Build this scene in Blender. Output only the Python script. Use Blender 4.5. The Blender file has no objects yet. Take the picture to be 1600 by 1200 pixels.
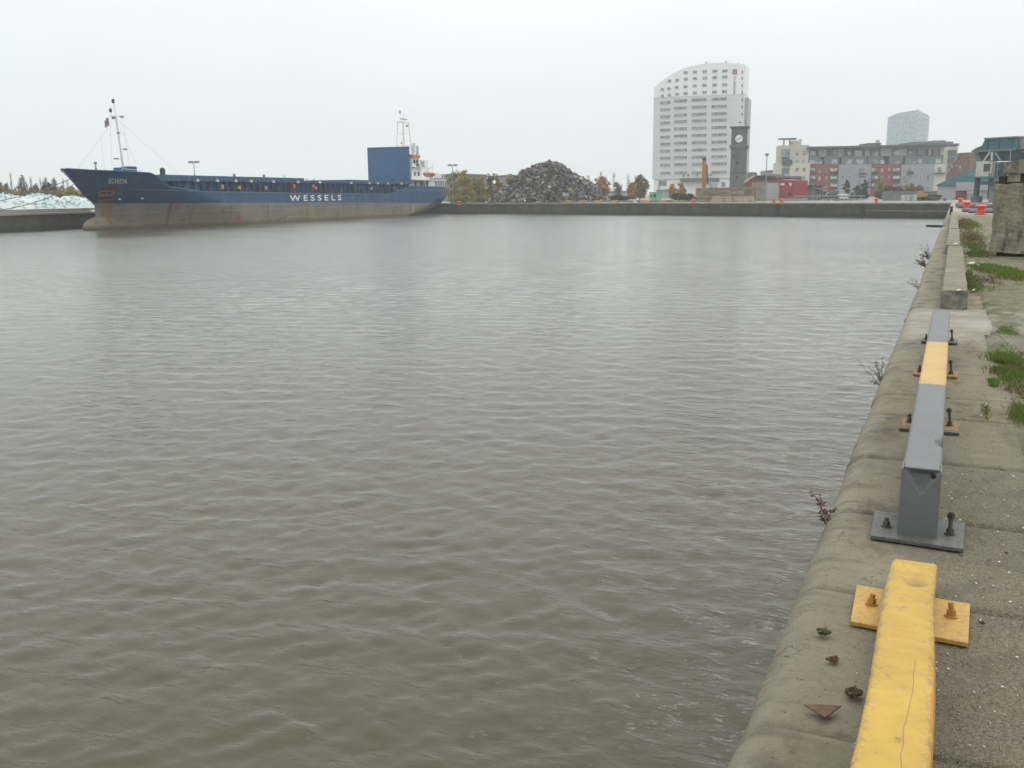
import bpy, math, random
import numpy as np
from mathutils import Vector, Matrix, noise

random.seed(7)
RNG = np.random.default_rng(11)
S = bpy.context.scene
COL = S.collection
R = math.radians

# ------------------------------------------------------------------ camera
F, CX, CY, HZ, ROLL, EYE = 1500.0, 800.0, 600.0, 304.0, 0.0095, 1.6
PITCH = math.atan((CY - HZ) / F)
YAW = R(24.5025)
_cr, _sr = math.cos(ROLL), math.sin(ROLL)
_r0 = np.array([1.0, 0, 0])
_fw = np.array([0, math.cos(PITCH), -math.sin(PITCH)])
_u0 = np.cross(_r0, _fw)
_R, _U = _r0 * _cr - _u0 * _sr, _u0 * _cr + _r0 * _sr


def yawed(d):
    c, s = math.cos(YAW), math.sin(YAW)
    return np.array([d[0] * c - d[1] * s, d[0] * s + d[1] * c, d[2]])


WR, WU, WF = yawed(_R), yawed(_U), yawed(_fw)
CAMP = np.array([0, 0, EYE])
HF = yawed(np.array([0, 1.0, 0]))
cam = bpy.data.cameras.new('camera')
cam.sensor_width = 36.0
cam.lens = 36.0 * F / 1600.0
cam.clip_start = 0.05
cam.clip_end = 5000
co = bpy.data.objects.new('camera', cam)
COL.objects.link(co)
co.matrix_world = Matrix(((WR[0], WU[0], -WF[0], 0), (WR[1], WU[1], -WF[1], 0), (WR[2], WU[2], -WF[2], EYE), (0, 0, 0, 1)))
S.camera = co


def ray(px, py):
    return WF + WR * ((px - CX) / F) - WU * ((py - CY) / F)


def P(px, py, D):                       # point seen at a pixel of the photo, D metres ahead
    r = ray(px, py)
    return CAMP + r * (D / (r @ HF))


def G(px, py, z=0.0):                   # point seen at a pixel, on a level plane
    r = ray(px, py)
    return CAMP + r * ((z - EYE) / r[2])


# ------------------------------------------------------------------ sky, sun, exposure
SUN_EL, SUN_AZ = R(58), R(15)
w = bpy.data.worlds.new('World')
S.world = w
w.use_nodes = True
nt = w.node_tree
nt.nodes.clear()
N = nt.nodes.new
out = N('ShaderNodeOutputWorld'); bg = N('ShaderNodeBackground')
sky = N('ShaderNodeTexSky'); sky.sky_type = 'NISHITA'; sky.sun_disc = False
sky.sun_elevation = SUN_EL; sky.sun_rotation = SUN_AZ
sky.air_density = 2.0; sky.dust_density = 6.0
hs = N('ShaderNodeHueSaturation'); hs.inputs['Saturation'].default_value = 0.2
mx = N('ShaderNodeMix'); mx.data_type = 'RGBA'; mx.inputs['Factor'].default_value = 0.85
tc = N('ShaderNodeTexCoord'); sp = N('ShaderNodeSeparateXYZ')
cr = N('ShaderNodeValToRGB')            # overcast: brighter towards the zenith
cr.color_ramp.elements[0].position = 0.0; cr.color_ramp.elements[0].color = (8.1, 8.95, 9.1, 1)
cr.color_ramp.elements[1].position = 1.0; cr.color_ramp.elements[1].color = (20.5, 20.9, 20.8, 1)
ml = N('ShaderNodeMath'); ml.operation = 'MAXIMUM'; ml.inputs[1].default_value = 0
cl = N('ShaderNodeTexNoise'); cl.inputs['Scale'].default_value = 2.2; cl.inputs['Detail'].default_value = 4
cm = N('ShaderNodeMapRange'); cm.inputs['From Min'].default_value = .3; cm.inputs['From Max'].default_value = .7
cm.inputs['To Min'].default_value = .95; cm.inputs['To Max'].default_value = 1.05
mc = N('ShaderNodeVectorMath'); mc.operation = 'SCALE'
L = nt.links.new
L(tc.outputs['Generated'], sp.inputs[0]); L(sp.outputs['Z'], ml.inputs[0]); L(ml.outputs[0], cr.inputs[0])
L(tc.outputs['Generated'], cl.inputs['Vector']); L(cl.outputs['Fac'], cm.inputs['Value'])
L(cr.outputs[0], mc.inputs[0]); L(cm.outputs[0], mc.inputs['Scale'])
L(sky.outputs[0], hs.inputs['Color']); L(hs.outputs[0], mx.inputs['A']); L(mc.outputs[0], mx.inputs['B'])
L(mx.outputs['Result'], bg.inputs['Color']); bg.inputs['Strength'].default_value = 0.1
L(bg.outputs[0], out.inputs['Surface'])
sl = bpy.data.lights.new('sun', 'SUN'); sl.energy = 0.8; sl.angle = R(25); sl.color = (1, .96, .9)
so = bpy.data.objects.new('sun', sl); COL.objects.link(so)
so.rotation_euler = Vector((-math.sin(SUN_AZ) * math.cos(SUN_EL), -math.cos(SUN_AZ) * math.cos(SUN_EL), -math.sin(SUN_EL))).to_track_quat('-Z', 'Y').to_euler()
S.view_settings.view_transform = 'Standard'; S.view_settings.look = 'None'
S.view_settings.exposure = 0.0; S.view_settings.gamma = 1.0
S.render.engine = 'CYCLES'
S.cycles.use_denoising = True
S.cycles.max_bounces = 6; S.cycles.volume_bounces = 1; S.cycles.transparent_max_bounces = 6
S.cycles.caustics_reflective = False; S.cycles.caustics_refractive = False


# ------------------------------------------------------------------ materials
class NT:
    def __init__(s, name):
        s.m = bpy.data.materials.new(name); s.m.use_nodes = True
        s.t = s.m.node_tree; s.b = s.t.nodes['Principled BSDF']
        s.tc = s.t.nodes.new('ShaderNodeTexCoord')

    def n(s, kind, **kw):
        x = s.t.nodes.new(kind)
        for k, v in kw.items():
            if k in x.inputs: x.inputs[k].default_value = v
            else: setattr(x, k, v)
        return x

    def l(s, a, b): s.t.links.new(a, b)

    def noise(s, scale, detail=4, stretch=None, rough=.55, vec=None):
        x = s.n('ShaderNodeTexNoise', Scale=scale, Detail=detail, Roughness=rough)
        v = vec or s.tc.outputs['Object']
        if stretch:
            mp = s.n('ShaderNodeMapping'); mp.inputs['Scale'].default_value = stretch
            s.l(v, mp.inputs['Vector']); v = mp.outputs[0]
        s.l(v, x.inputs['Vector'])
        return x.outputs['Fac']

    def rng(s, v, a, b, c=0.0, d=1.0, smooth=False):
        x = s.n('ShaderNodeMapRange')
        if smooth: x.interpolation_type = 'SMOOTHSTEP'
        for k, q in zip(('From Min', 'From Max', 'To Min', 'To Max'), (a, b, c, d)): x.inputs[k].default_value = q
        s.l(v, x.inputs['Value'])
        return x.outputs[0]

    def math(s, op, a, b=None):
        x = s.n('ShaderNodeMath', operation=op)
        for i, q in enumerate((a, b)):
            if q is None: continue
            if isinstance(q, (int, float)): x.inputs[i].default_value = q
            else: s.l(q, x.inputs[i])
        return x.outputs[0]

    def mix(s, fac, a, b, mode='MIX'):
        x = s.n('ShaderNodeMix', data_type='RGBA', blend_type=mode)
        for k, q in (('Factor', fac), ('A', a), ('B', b)):
            if isinstance(q, (int, float)): x.inputs[k].default_value = q
            elif isinstance(q, (tuple, list)): x.inputs[k].default_value = (*q, 1)
            else: s.l(q, x.inputs[k])
        return x.outputs['Result']

    def bump(s, h, strength=.4, dist=.02, prev=None):
        x = s.n('ShaderNodeBump', Strength=strength, Distance=dist)
        s.l(h, x.inputs['Height'])
        if prev: s.l(prev, x.inputs['Normal'])
        return x.outputs['Normal']

    def done(s, col, rough=.7, normal=None, metal=0.0, spec=None):
        if isinstance(col, (tuple, list)): s.b.inputs['Base Color'].default_value = (*col, 1)
        else: s.l(col, s.b.inputs['Base Color'])
        if isinstance(rough, (int, float)): s.b.inputs['Roughness'].default_value = rough
        else: s.l(rough, s.b.inputs['Roughness'])
        s.b.inputs['Metallic'].default_value = metal
        if spec is not None: s.b.inputs['Specular IOR Level'].default_value = spec
        if normal: s.l(normal, s.b.inputs['Normal'])
        return s.m


_mats = {}


def mat(name, c, var=.25, scale=1.5, rough=.7, streak=False, bump=0, bscale=20, metal=0, dirt=None, island=0):
    """base colour broken up by noise, optional vertical streaks and a dirt colour"""
    if name in _mats: return _mats[name]
    t = NT(name)
    f = t.noise(scale, 6)
    lo = tuple(x * (1 - var) for x in c); hi = tuple(min(1, x * (1 + var)) for x in c)
    colr = t.mix(t.rng(f, .3, .7), lo, hi)
    if streak:
        g = t.noise(scale * 2, 5, (1, 1, .06))
        colr = t.mix(t.rng(g, .5, .75, 0, .55), colr, dirt or tuple(x * .55 for x in c))
    elif dirt:
        g = t.noise(scale * .7, 7, None, .65)
        colr = t.mix(t.rng(g, .52, .68, 0, .8), colr, dirt)
    if island:
        gi = t.n('ShaderNodeNewGeometry')
        v = t.rng(gi.outputs['Random Per Island'], 0, 1, 1 - island, 1 + island)
        mul = t.n('ShaderNodeVectorMath', operation='SCALE')
        t.l(colr, mul.inputs[0]); t.l(v, mul.inputs['Scale']); colr = mul.outputs[0]
    nrm = t.bump(t.noise(bscale, 6), bump, .02) if bump else None
    _mats[name] = t.done(colr, rough, nrm, metal)
    return _mats[name]


def leaf_mat(name, c1, c2, c3=None):
    if name in _mats: return _mats[name]
    t = NT(name)
    gi = t.n('ShaderNodeNewGeometry')
    colr = t.mix(t.rng(gi.outputs['Random Per Island'], 0, 1), c1, c2)
    f = t.noise(.5, 3)
    colr = t.mix(t.rng(f, .42, .62), colr, c3 or tuple(x * .6 for x in c1))
    m = t.done(colr, .8, spec=.2)
    tr = t.n('ShaderNodeBsdfTranslucent'); t.l(colr, tr.inputs['Color'])
    ms = t.n('ShaderNodeMixShader', Fac=.3)
    t.l(t.b.outputs[0], ms.inputs[1]); t.l(tr.outputs[0], ms.inputs[2])
    t.l(ms.outputs[0], t.t.nodes['Material Output'].inputs['Surface'])
    _mats[name] = m
    return m


# ------------------------------------------------------------------ mesh helpers
class MB:
    def __init__(s): s.v, s.f = [], []

    def add(s, vs, fs):
        o = len(s.v); s.v += [tuple(map(float, q)) for q in vs]; s.f += [tuple(i + o for i in g) for g in fs]
        return s

    def box(s, x0, x1, y0, y1, z0, z1):
        return s.add([(x0, y0, z0), (x1, y0, z0), (x1, y1, z0), (x0, y1, z0), (x0, y0, z1), (x1, y0, z1), (x1, y1, z1), (x0, y1, z1)],
                     [(3, 2, 1, 0), (4, 5, 6, 7), (0, 1, 5, 4), (1, 2, 6, 5), (2, 3, 7, 6), (3, 0, 4, 7)])

    def obox(s, M, a, b, c):
        a, b, c = a / 2, b / 2, c / 2
        vs = [M @ Vector(q) for q in ((-a, -b, -c), (a, -b, -c), (a, b, -c), (-a, b, -c), (-a, -b, c), (a, -b, c), (a, b, c), (-a, b, c))]
        return s.add(vs, [(3, 2, 1, 0), (4, 5, 6, 7), (0, 1, 5, 4), (1, 2, 6, 5), (2, 3, 7, 6), (3, 0, 4, 7)])

    def tube(s, p, q, r0, r1=None, n=8, cap=True):
        r1 = r0 if r1 is None else r1
        p, q = Vector(p), Vector(q); d = (q - p).normalized()
        a = d.orthogonal().normalized(); b = d.cross(a)
        vs = []
        for c, r in ((p, r0), (q, r1)):
            for i in range(n):
                t = 2 * math.pi * i / n
                vs.append(c + (a * math.cos(t) + b * math.sin(t)) * r)
        fs = [(i, (i + 1) % n, n + (i + 1) % n, n + i) for i in range(n)]
        if cap: fs += [tuple(range(n - 1, -1, -1)), tuple(range(n, 2 * n))]
        return s.add(vs, fs)

    def path(s, pts, r, n=6):
        for a, b in zip(pts, pts[1:]): s.tube(a, b, r, r, n)
        return s

    def beam(s, p, q, wd, ht):           # square bar from p to q
        p, q = Vector(p), Vector(q); d = q - p
        M = Matrix.Translation((p + q) / 2) @ d.to_track_quat('Y', 'Z').to_matrix().to_4x4()
        return s.obox(M, wd, d.length, ht)

    def prism(s, pts, y0, y1):           # outline in x,z extruded along y
        n = len(pts)
        vs = [(x, y0, z) for x, z in pts] + [(x, y1, z) for x, z in pts]
        return s.add(vs, [tuple(range(n)), tuple(range(2 * n - 1, n - 1, -1))] + [(i, n + i, n + (i + 1) % n, (i + 1) % n) for i in range(n)])

    def slab(s, pts, z0, z1):            # outline in x,y extruded along z
        n = len(pts)
        vs = [(x, y, z0) for x, y in pts] + [(x, y, z1) for x, y in pts]
        return s.add(vs, [tuple(range(n - 1, -1, -1)), tuple(range(n, 2 * n))] + [(i, (i + 1) % n, n + (i + 1) % n, n + i) for i in range(n)])

    def lathe(s, prof, c=(0, 0, 0), n=16):
        vs, fs = [], []
        for r, z in prof:
            for i in range(n):
                t = 2 * math.pi * i / n
                vs.append((c[0] + r * math.cos(t), c[1] + r * math.sin(t), c[2] + z))
        for k in range(len(prof) - 1):
            for i in range(n):
                j = (i + 1) % n
                fs.append((k * n + i, k * n + j, (k + 1) * n + j, (k + 1) * n + i))
        fs += [tuple(range(n - 1, -1, -1)), tuple(range((len(prof) - 1) * n, len(prof) * n))]
        return s.add(vs, fs)

    def build(s, name, m, parent=None, smooth=False, bevel=0):
        me = bpy.data.meshes.new(name)
        me.from_pydata(s.v, [], s.f); me.update()
        if smooth: me.polygons.foreach_set('use_smooth', [True] * len(me.polygons))
        if m: me.materials.append(m)
        o = bpy.data.objects.new(name, me); COL.objects.link(o)
        if parent: o.parent = parent
        if bevel:
            b = o.modifiers.new('bevel', 'BEVEL'); b.width = bevel; b.segments = 2; b.limit_method = 'ANGLE'
        return o


def tag(o, label=None, cat=None, group=None, kind=None):
    for k, v in (('label', label), ('category', cat), ('group', group), ('kind', kind)):
        if v: o[k] = v
    return o


def empty(name, loc=(0, 0, 0), rz=0, label=None, cat=None, group=None):
    o = bpy.data.objects.new(name, None); COL.objects.link(o)
    o.location = loc; o.rotation_euler = (0, 0, rz); o.empty_display_size = .2
    return tag(o, label, cat, group)


def copy_tree(o, parent=None, loc=None, rz=None, label=None):
    c = o.copy(); COL.objects.link(c)
    if parent: c.parent = parent
    if loc is not None: c.location = loc
    if rz is not None: c.rotation_euler = (0, 0, rz)
    if label: c['label'] = label
    for ch in list(o.children): copy_tree(ch, c)
    return c


def grid_mesh(name, co, nu, nv, m, parent=None, smooth=True):
    """co: (nv*nu,3) array, rows of nu"""
    i = np.arange(nv - 1)[:, None] * nu + np.arange(nu - 1)[None]
    q = np.stack([i, i + 1, i + nu + 1, i + nu], -1).reshape(-1, 4)
    return quad_mesh(name, co, q, m, parent, smooth)


def quad_mesh(name, co, q, m, parent=None, smooth=False):
    me = bpy.data.meshes.new(name)
    me.vertices.add(len(co)); me.vertices.foreach_set('co', np.asarray(co, np.float32).ravel())
    me.loops.add(q.size); me.loops.foreach_set('vertex_index', q.astype(np.int32).ravel())
    k = q.shape[1]
    me.polygons.add(len(q)); me.polygons.foreach_set('loop_start', np.arange(len(q), dtype=np.int32) * k)
    me.polygons.foreach_set('loop_total', np.full(len(q), k, np.int32))
    if smooth: me.polygons.foreach_set('use_smooth', np.ones(len(q), bool))
    me.update(calc_edges=True); me.validate()
    me.materials.append(m)
    o = bpy.data.objects.new(name, me); COL.objects.link(o)
    if parent: o.parent = parent
    return o


class Facade:
    """Upright plane through two photo columns at given distances; local x along it, y into the building, z up."""
    def __init__(s, pxl, dl, pxr, dr, name, label, cat, group=None, z0=0.0):
        a, b = P(pxl, 310, dl), P(pxr, 310, dr)
        a[2] = b[2] = z0
        s.o = a; s.ah = (b - a) / np.linalg.norm(b - a); s.w = np.linalg.norm(b - a)
        s.n = np.array([s.ah[1], -s.ah[0], 0])
        s.root = empty(name, tuple(a), math.atan2(s.ah[1], s.ah[0]), label, cat, group)

    def uv(s, px, py, off=0.0):          # off: metres in front of the plane
        r = ray(px, py)
        t = ((s.o + s.n * off - CAMP) @ s.n) / (r @ s.n)
        p = CAMP + r * t - s.o
        return p @ s.ah, p[2]

    def rect(s, x0, y0, x1, y1, off=0.0):
        xm, ym = (x0 + x1) / 2, (y0 + y1) / 2
        return s.uv(x0, ym, off)[0], s.uv(x1, ym, off)[0], s.uv(xm, y1, off)[1], s.uv(xm, y0, off)[1]

    def slab(s, mb, r, y0, y1, off=0.0, zmin=None):   # box over a photo rectangle, y0..y1 into the plane
        a0, a1, z0, z1 = s.rect(*r, off)
        if zmin is not None: z0 = zmin
        return mb.box(a0, a1, y0, y1, z0, z1)


# ------------------------------------------------------------------ shared materials
def glass_mat(name, c, c2, rough=.12):
    if name in _mats: return _mats[name]
    t = NT(name)
    f = t.noise(.55, 2)
    colr = t.mix(t.rng(f, .42, .58), c, c2)
    _mats[name] = t.done(colr, rough, spec=.5)
    return _mats[name]


WIN = glass_mat('window_glass', (.035, .045, .055), (.12, .14, .15))
WIN2 = glass_mat('window_glass_pale', (.12, .15, .16), (.3, .34, .34))
WHITE = mat('white_paint', (.74, .75, .75), .06, .4)
GREYM = mat('grey_metal', (.22, .23, .24), .2, 2, .5)
DARK = mat('dark_grey', (.035, .037, .04), .3, 2)
STEEL = mat('galvanised_steel', (.24, .25, .26), .15, 2, .5, metal=.2)
RED = mat('red_orange_paint', (.72, .055, .02), .15, 4, .45, dirt=(.35, .06, .03))
CONC = mat('old_concrete', (.24, .23, .2), .3, 1.2, .9, dirt=(.1, .1, .085), bump=.4)
CREAM = mat('cream_render', (.47, .445, .375), .07, .5, .85)
BROWN = mat('rust', (.075, .034, .02), .5, 6, .9)

# ------------------------------------------------------------------ SETTING
WATER_Z = -2.0
FARW = [(-0.5, 140.0), (-11.3, 144.5), (-24.0, 150.5), (-51, 162.0), (-78.0, 169.5), (-108.0, 174.0)]   # top edge of the far wall
QD = np.array([-0.075, 1.0])                                   # direction of the left quay edge
def left_x(y): return -97.6 - 0.075 * (y - 76)


def m_water():
    t = NT('dock_water')
    mp = t.n('ShaderNodeMapping'); mp.inputs['Rotation'].default_value = (0, 0, R(-20)); mp.inputs['Scale'].default_value = (.5, 1.3, 1)
    t.l(t.tc.outputs['Object'], mp.inputs['Vector'])
    n1 = t.noise(1.7, 5, vec=mp.outputs[0], rough=.62); n2 = t.noise(8.5, 5, vec=mp.outputs[0], rough=.6)
    st = t.rng(t.noise(.05, 3, (1, 1.6, 1)), .35, .65, .6, 1.1)

    def bumped(k):
        b = t.n('ShaderNodeBump', Distance=.085 * k); t.l(n1, b.inputs['Height']); t.l(st, b.inputs['Strength'])
        b2 = t.n('ShaderNodeBump', Distance=.020 * k); t.l(n2, b2.inputs['Height']); t.l(st, b2.inputs['Strength'])
        t.l(b.outputs[0], b2.inputs['Normal'])
        return b2.outputs[0]
    fr = t.n('ShaderNodeFresnel', IOR=1.36); t.l(bumped(.33), fr.inputs['Normal'])
    nb_ = bumped(1.3)
    g = t.n('ShaderNodeBsdfGlossy', Roughness=.115); g.inputs['Color'].default_value = (1, 1, 1, 1); t.l(nb_, g.inputs['Normal'])
    d = t.n('ShaderNodeBsdfDiffuse'); d.inputs['Color'].default_value = (.066, .058, .033, 1)
    ms = t.n('ShaderNodeMixShader'); t.l(fr.outputs[0], ms.inputs[0]); t.l(d.outputs[0], ms.inputs[1]); t.l(g.outputs[0], ms.inputs[2])
    t.l(ms.outputs[0], t.t.nodes['Material Output'].inputs['Surface'])
    t.t.nodes.remove(t.b)
    return t.m


def make_water():
    nu, nv = 820, 900
    ang = np.linspace(R(-86), R(13), nu)                    # clockwise from the quay direction
    rad = 1.2 * (270 / 1.2) ** np.linspace(0, 1, nv)
    Rr, A = np.meshgrid(rad, ang, indexing='ij')
    x, y = Rr * np.sin(A), Rr * np.cos(A)
    x = np.minimum(x, 0.3)
    z = np.zeros_like(x)
    cell = np.maximum(Rr * (ang[1] - ang[0]), Rr * math.log(270 / 1.2) / nv)
    rr = np.random.default_rng(5)
    base = math.atan2(.35, .94)
    for k in range(130):
        lam = .09 * (1.1 / .09) ** rr.random()
        th = base + rr.normal(0, .72)
        kx, ky = -math.sin(th) * 2 * math.pi / lam, math.cos(th) * 2 * math.pi / lam
        amp = .0016 * lam ** .5
        att = np.clip(lam / (cell * 3.2) - .5, 0, 1)
        ph = kx * x + ky * y + rr.random() * 6.28 + .8 * np.sin(x * .31 * rr.random() + y * .27 * rr.random() + k)
        z += att * amp * (np.sin(ph) + .28 * np.cos(2 * ph))
    co = np.stack([x, y, z + WATER_Z], -1).reshape(-1, 3)
    o = grid_mesh('dock_water', co, nu, nv, m_water())
    tag(o, 'rippled grey-brown water of the dock basin', 'water', kind='structure')


make_water()


def m_ground():
    t = NT('town_ground')
    f = t.noise(.08, 6); g = t.noise(1.5, 6)
    c = t.mix(t.rng(f, .35, .65), (.2, .19, .165), (.3, .29, .26))
    c = t.mix(t.rng(g, .4, .7, 0, .5), c, (.12, .115, .1))
    f2 = t.noise(.13, 4)
    c = t.mix(t.rng(f2, .58, .64, 0, .75), c, (.09, .13, .035))
    return t.done(c, .95)


TG = m_ground()
mb = MB()
B = 1200
# town beyond the basin and left quay: one sheet with the basin cut out
top = [(x, y + .0, -.004) for x, y in FARW]
lq = [(left_x(y), y, -.004) for y in (174.0, 120.0, 60.0, -60.0, -B)]
near = [(0.0, -B, -.004)]
pts = [(0.62, 140.0, -.004)] + top
i0 = len(mb.v)
mb.add([(-B, B * 1.2, -.004), (B, B * 1.2, -.004), (B, 140, -.004), (0.62, 140.0, -.004)] + top[:-1] + [(-108.0, 174.0, -.004), (-B, 174.0, -.004)],
       [tuple(range(4 + len(top) + 1))])
mb.add([(-B, 174.0, -.004), (left_x(174.0), 174.0, -.004), (left_x(-B), -B, -.004), (-B, -B, -.004)], [(3, 2, 1, 0)])
mb.add([(0.3, 140.0, -.09), (B, 140.0, -.09), (B, -B, -.09), (0.3, -B, -.09)], [(3, 2, 1, 0)])
tag(mb.build('ground', TG), 'gravelly ground of the docks and the town', 'ground', kind='structure')


# ---- near quay: surface
def m_quay(name, stone):
    t = NT(name)
    O = t.tc.outputs['Object']
    sx = t.n('ShaderNodeSeparateXYZ'); t.l(O, sx.inputs[0])
    big = t.noise(.9, 6); mid = t.noise(7, 6); fine = t.noise(70, 4)
    c = t.mix(t.rng(big, .3, .7), (.14, .118, .08), (.25, .215, .152))
    c = t.mix(t.rng(mid, .35, .7, 0, .6), c, (.235, .21, .16))
    c = t.mix(t.rng(t.noise(28, 8, None, .75), .5, .72, 0, .55), c, (.075, .066, .048))
    st = t.noise(2.3, 7, (1, .5, 1), .7)
    c = t.mix(t.rng(st, .5, .64, 0, .8), c, (.072, .058, .038))
    c = t.mix(t.rng(t.noise(1.7, 7, (1.4, .8, 1), .7), .55, .66, 0, .5), c, (.27, .245, .185))
    mo = t.noise(1.1, 6)
    c = t.mix(t.rng(mo, .55, .7, 0, .5), c, (.10, .10, .045))
    # pale worn band across the stones in front of the concrete kerbs
    gi = t.n('ShaderNodeNewGeometry'); ws = t.n('ShaderNodeSeparateXYZ'); t.l(gi.outputs['Position'], ws.inputs[0])
    yb = t.math('ABSOLUTE', t.math('SUBTRACT', t.math('ADD', ws.outputs['Y'], t.rng(mid, 0, 1, -1, 1)), 13.0))
    pale = t.math('MULTIPLY', t.rng(yb, .9, 2.0, .8, 0), t.rng(big, .35, .6, .2, 1))
    c = t.mix(pale, c, (.34, .325, .28))
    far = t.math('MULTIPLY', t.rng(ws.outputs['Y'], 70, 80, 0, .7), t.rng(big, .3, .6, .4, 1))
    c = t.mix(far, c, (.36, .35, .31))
    # gravel and dirt trodden over the inner part near the rails
    vo = t.n('ShaderNodeTexVoronoi', Scale=210.0); t.l(O, vo.inputs['Vector'])
    vb = t.n('ShaderNodeTexVoronoi', Scale=55.0); t.l(O, vb.inputs['Vector'])
    sh = t.n('ShaderNodeSeparateColor'); t.l(vo.outputs['Color'], sh.inputs[0])
    grav = t.mix(t.rng(sh.outputs[0], .05, .95), (.095, .082, .056), (.25, .215, .15))
    grav = t.mix(t.rng(big, .4, .7, 0, .45), grav, (.10, .092, .06))
    grav = t.mix(t.rng(t.noise(5, 6), .5, .7, 0, .5), grav, (.07, .062, .042))
    edge = t.math('ADD', ws.outputs['X'], t.rng(st, 0, 1, -.28, .28))
    ymask = t.rng(t.math('ADD', ws.outputs['Y'], t.rng(big, 0, 1, -1.5, 1.5)), 5.6, 7.6, 1, 0)
    gm = t.math('MULTIPLY', t.rng(edge, -.12, .1, 0, .9), ymask) if stone else t.rng(mid, .2, .4, .7, 1)
    if stone:
        c = t.mix(gm, c, grav)
    else:
        mud = t.mix(t.rng(mid, .3, .7), (.11, .1, .065), (.17, .15, .1))
        gg = t.mix(t.rng(big, .47, .58, 0, .85), mud, (.075, .105, .03))
        c2 = t.mix(t.rng(st, .45, .55), gg, c)
        c2 = t.mix(t.rng(ws.outputs['Y'], 5.5, 7.5), grav, c2)
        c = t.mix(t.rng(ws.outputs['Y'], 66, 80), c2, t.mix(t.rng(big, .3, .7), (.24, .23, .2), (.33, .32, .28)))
    # worn pale lip, runs of dirt over the rounded edge, pits and lichen
    if stone:
        lip = t.math('MULTIPLY', t.rng(t.math('ADD', ws.outputs['X'], t.rng(mid, 0, 1, -.05, .05)), -.44, -.34, .55, 0), t.rng(big, .35, .6, .3, 1))
        c = t.mix(lip, c, (.25, .232, .175))
        run = t.noise(9, 6, (.18, 1, .18), .65)
        c = t.mix(t.math('MULTIPLY', t.rng(run, .52, .68, 0, .7), t.rng(ws.outputs['X'], -.42, -.2, 1, .25)), c, (.065, .06, .042))
        pit = t.n('ShaderNodeTexVoronoi', Scale=38.0); t.l(O, pit.inputs['Vector'])
        c = t.mix(t.math('MULTIPLY', t.rng(pit.outputs['Distance'], .1, .2, .6, 0), t.rng(t.noise(6, 4), .5, .6)), c, (.05, .045, .033))
        cr_ = t.n('ShaderNodeTexVoronoi', Scale=1.3, feature='DISTANCE_TO_EDGE')
        dv_ = t.n('ShaderNodeVectorMath', operation='ADD'); nz_ = t.n('ShaderNodeTexNoise', Scale=3.5, Detail=6.0); t.l(O, nz_.inputs['Vector']); t.l(O, dv_.inputs[0]); t.l(nz_.outputs['Color'], dv_.inputs[1]); t.l(dv_.outputs[0], cr_.inputs['Vector'])
        c = t.mix(t.math('MULTIPLY', t.rng(cr_.outputs['Distance'], .002, .007, .75, 0), t.rng(t.noise(1.4, 3), .5, .56)), c, (.035, .032, .024))
    # specks
    vs = t.n('ShaderNodeTexVoronoi', Scale=22.0); t.l(O, vs.inputs['Vector'])
    c = t.mix(t.rng(vs.outputs['Distance'], .07, .1, .8, 0), c, (.035, .032, .026))
    vs2 = t.n('ShaderNodeTexVoronoi', Scale=9.0); t.l(O, vs2.inputs['Vector'])
    c = t.mix(t.rng(vs2.outputs['Distance'], .022, .034, .6, 0), c, (.32, .31, .27))
    n0 = t.bump(t.noise(3.2, 8, (1, .7, 1), .68), .7, .05)
    n1 = t.bump(t.noise(24, 9, None, .75), .9, .014, n0)
    n2 = t.bump(fine, .4, .004, n1)
    n3 = t.n('ShaderNodeBump', Distance=.003); t.l(vo.outputs['Distance'], n3.inputs['Height'])
    t.l(gm if not isinstance(gm, float) else gm, n3.inputs['Strength']); t.l(n2, n3.inputs['Normal'])
    return t.done(c, t.rng(big, .3, .7, .75, .95), n3.outputs[0], spec=.3)


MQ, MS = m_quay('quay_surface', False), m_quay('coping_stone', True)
xs = np.concatenate([np.linspace(.3, 2.2, 60), np.linspace(2.4, 9, 30), np.linspace(10, 60, 12)])
ys = np.concatenate([np.linspace(-3, 12, 150), np.linspace(12.3, 40, 110), np.linspace(41, 141, 90)])
XX, YY = np.meshgrid(xs, ys)
ZZ = np.zeros_like(XX)
for i in range(XX.shape[0]):
    for j in range(XX.shape[1]):
        p = Vector((XX[i, j], YY[i, j], 0))
        ZZ[i, j] = .004 + .018 * noise.noise(p * 1.1) + .008 * noise.noise(p * 4.5) - .05 * min(1, max(0, (.52 - XX[i, j]) / .1))
ZZ = np.where(XX > 6, .004, ZZ)
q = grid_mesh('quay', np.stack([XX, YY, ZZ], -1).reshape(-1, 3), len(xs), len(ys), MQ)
tag(q, 'worn quayside surface of slabs, mud and gravel', 'quay', kind='structure')

# ---- near quay wall with its coping stones
wall = empty('quay_wall', (-.5, 0, 0), 0, 'weathered stone quay wall with rounded coping running beside the guard rails', 'quay wall')
mwall = mat('wet_wall', (.11, .105, .085), .35, .8, .8, streak=True, dirt=(.04, .045, .035), bump=.5, bscale=6)
mb = MB(); mb.box(0.02, .5, -6, 140, -3.0, -.42); mb.build('wall', mwall, wall)


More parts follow.
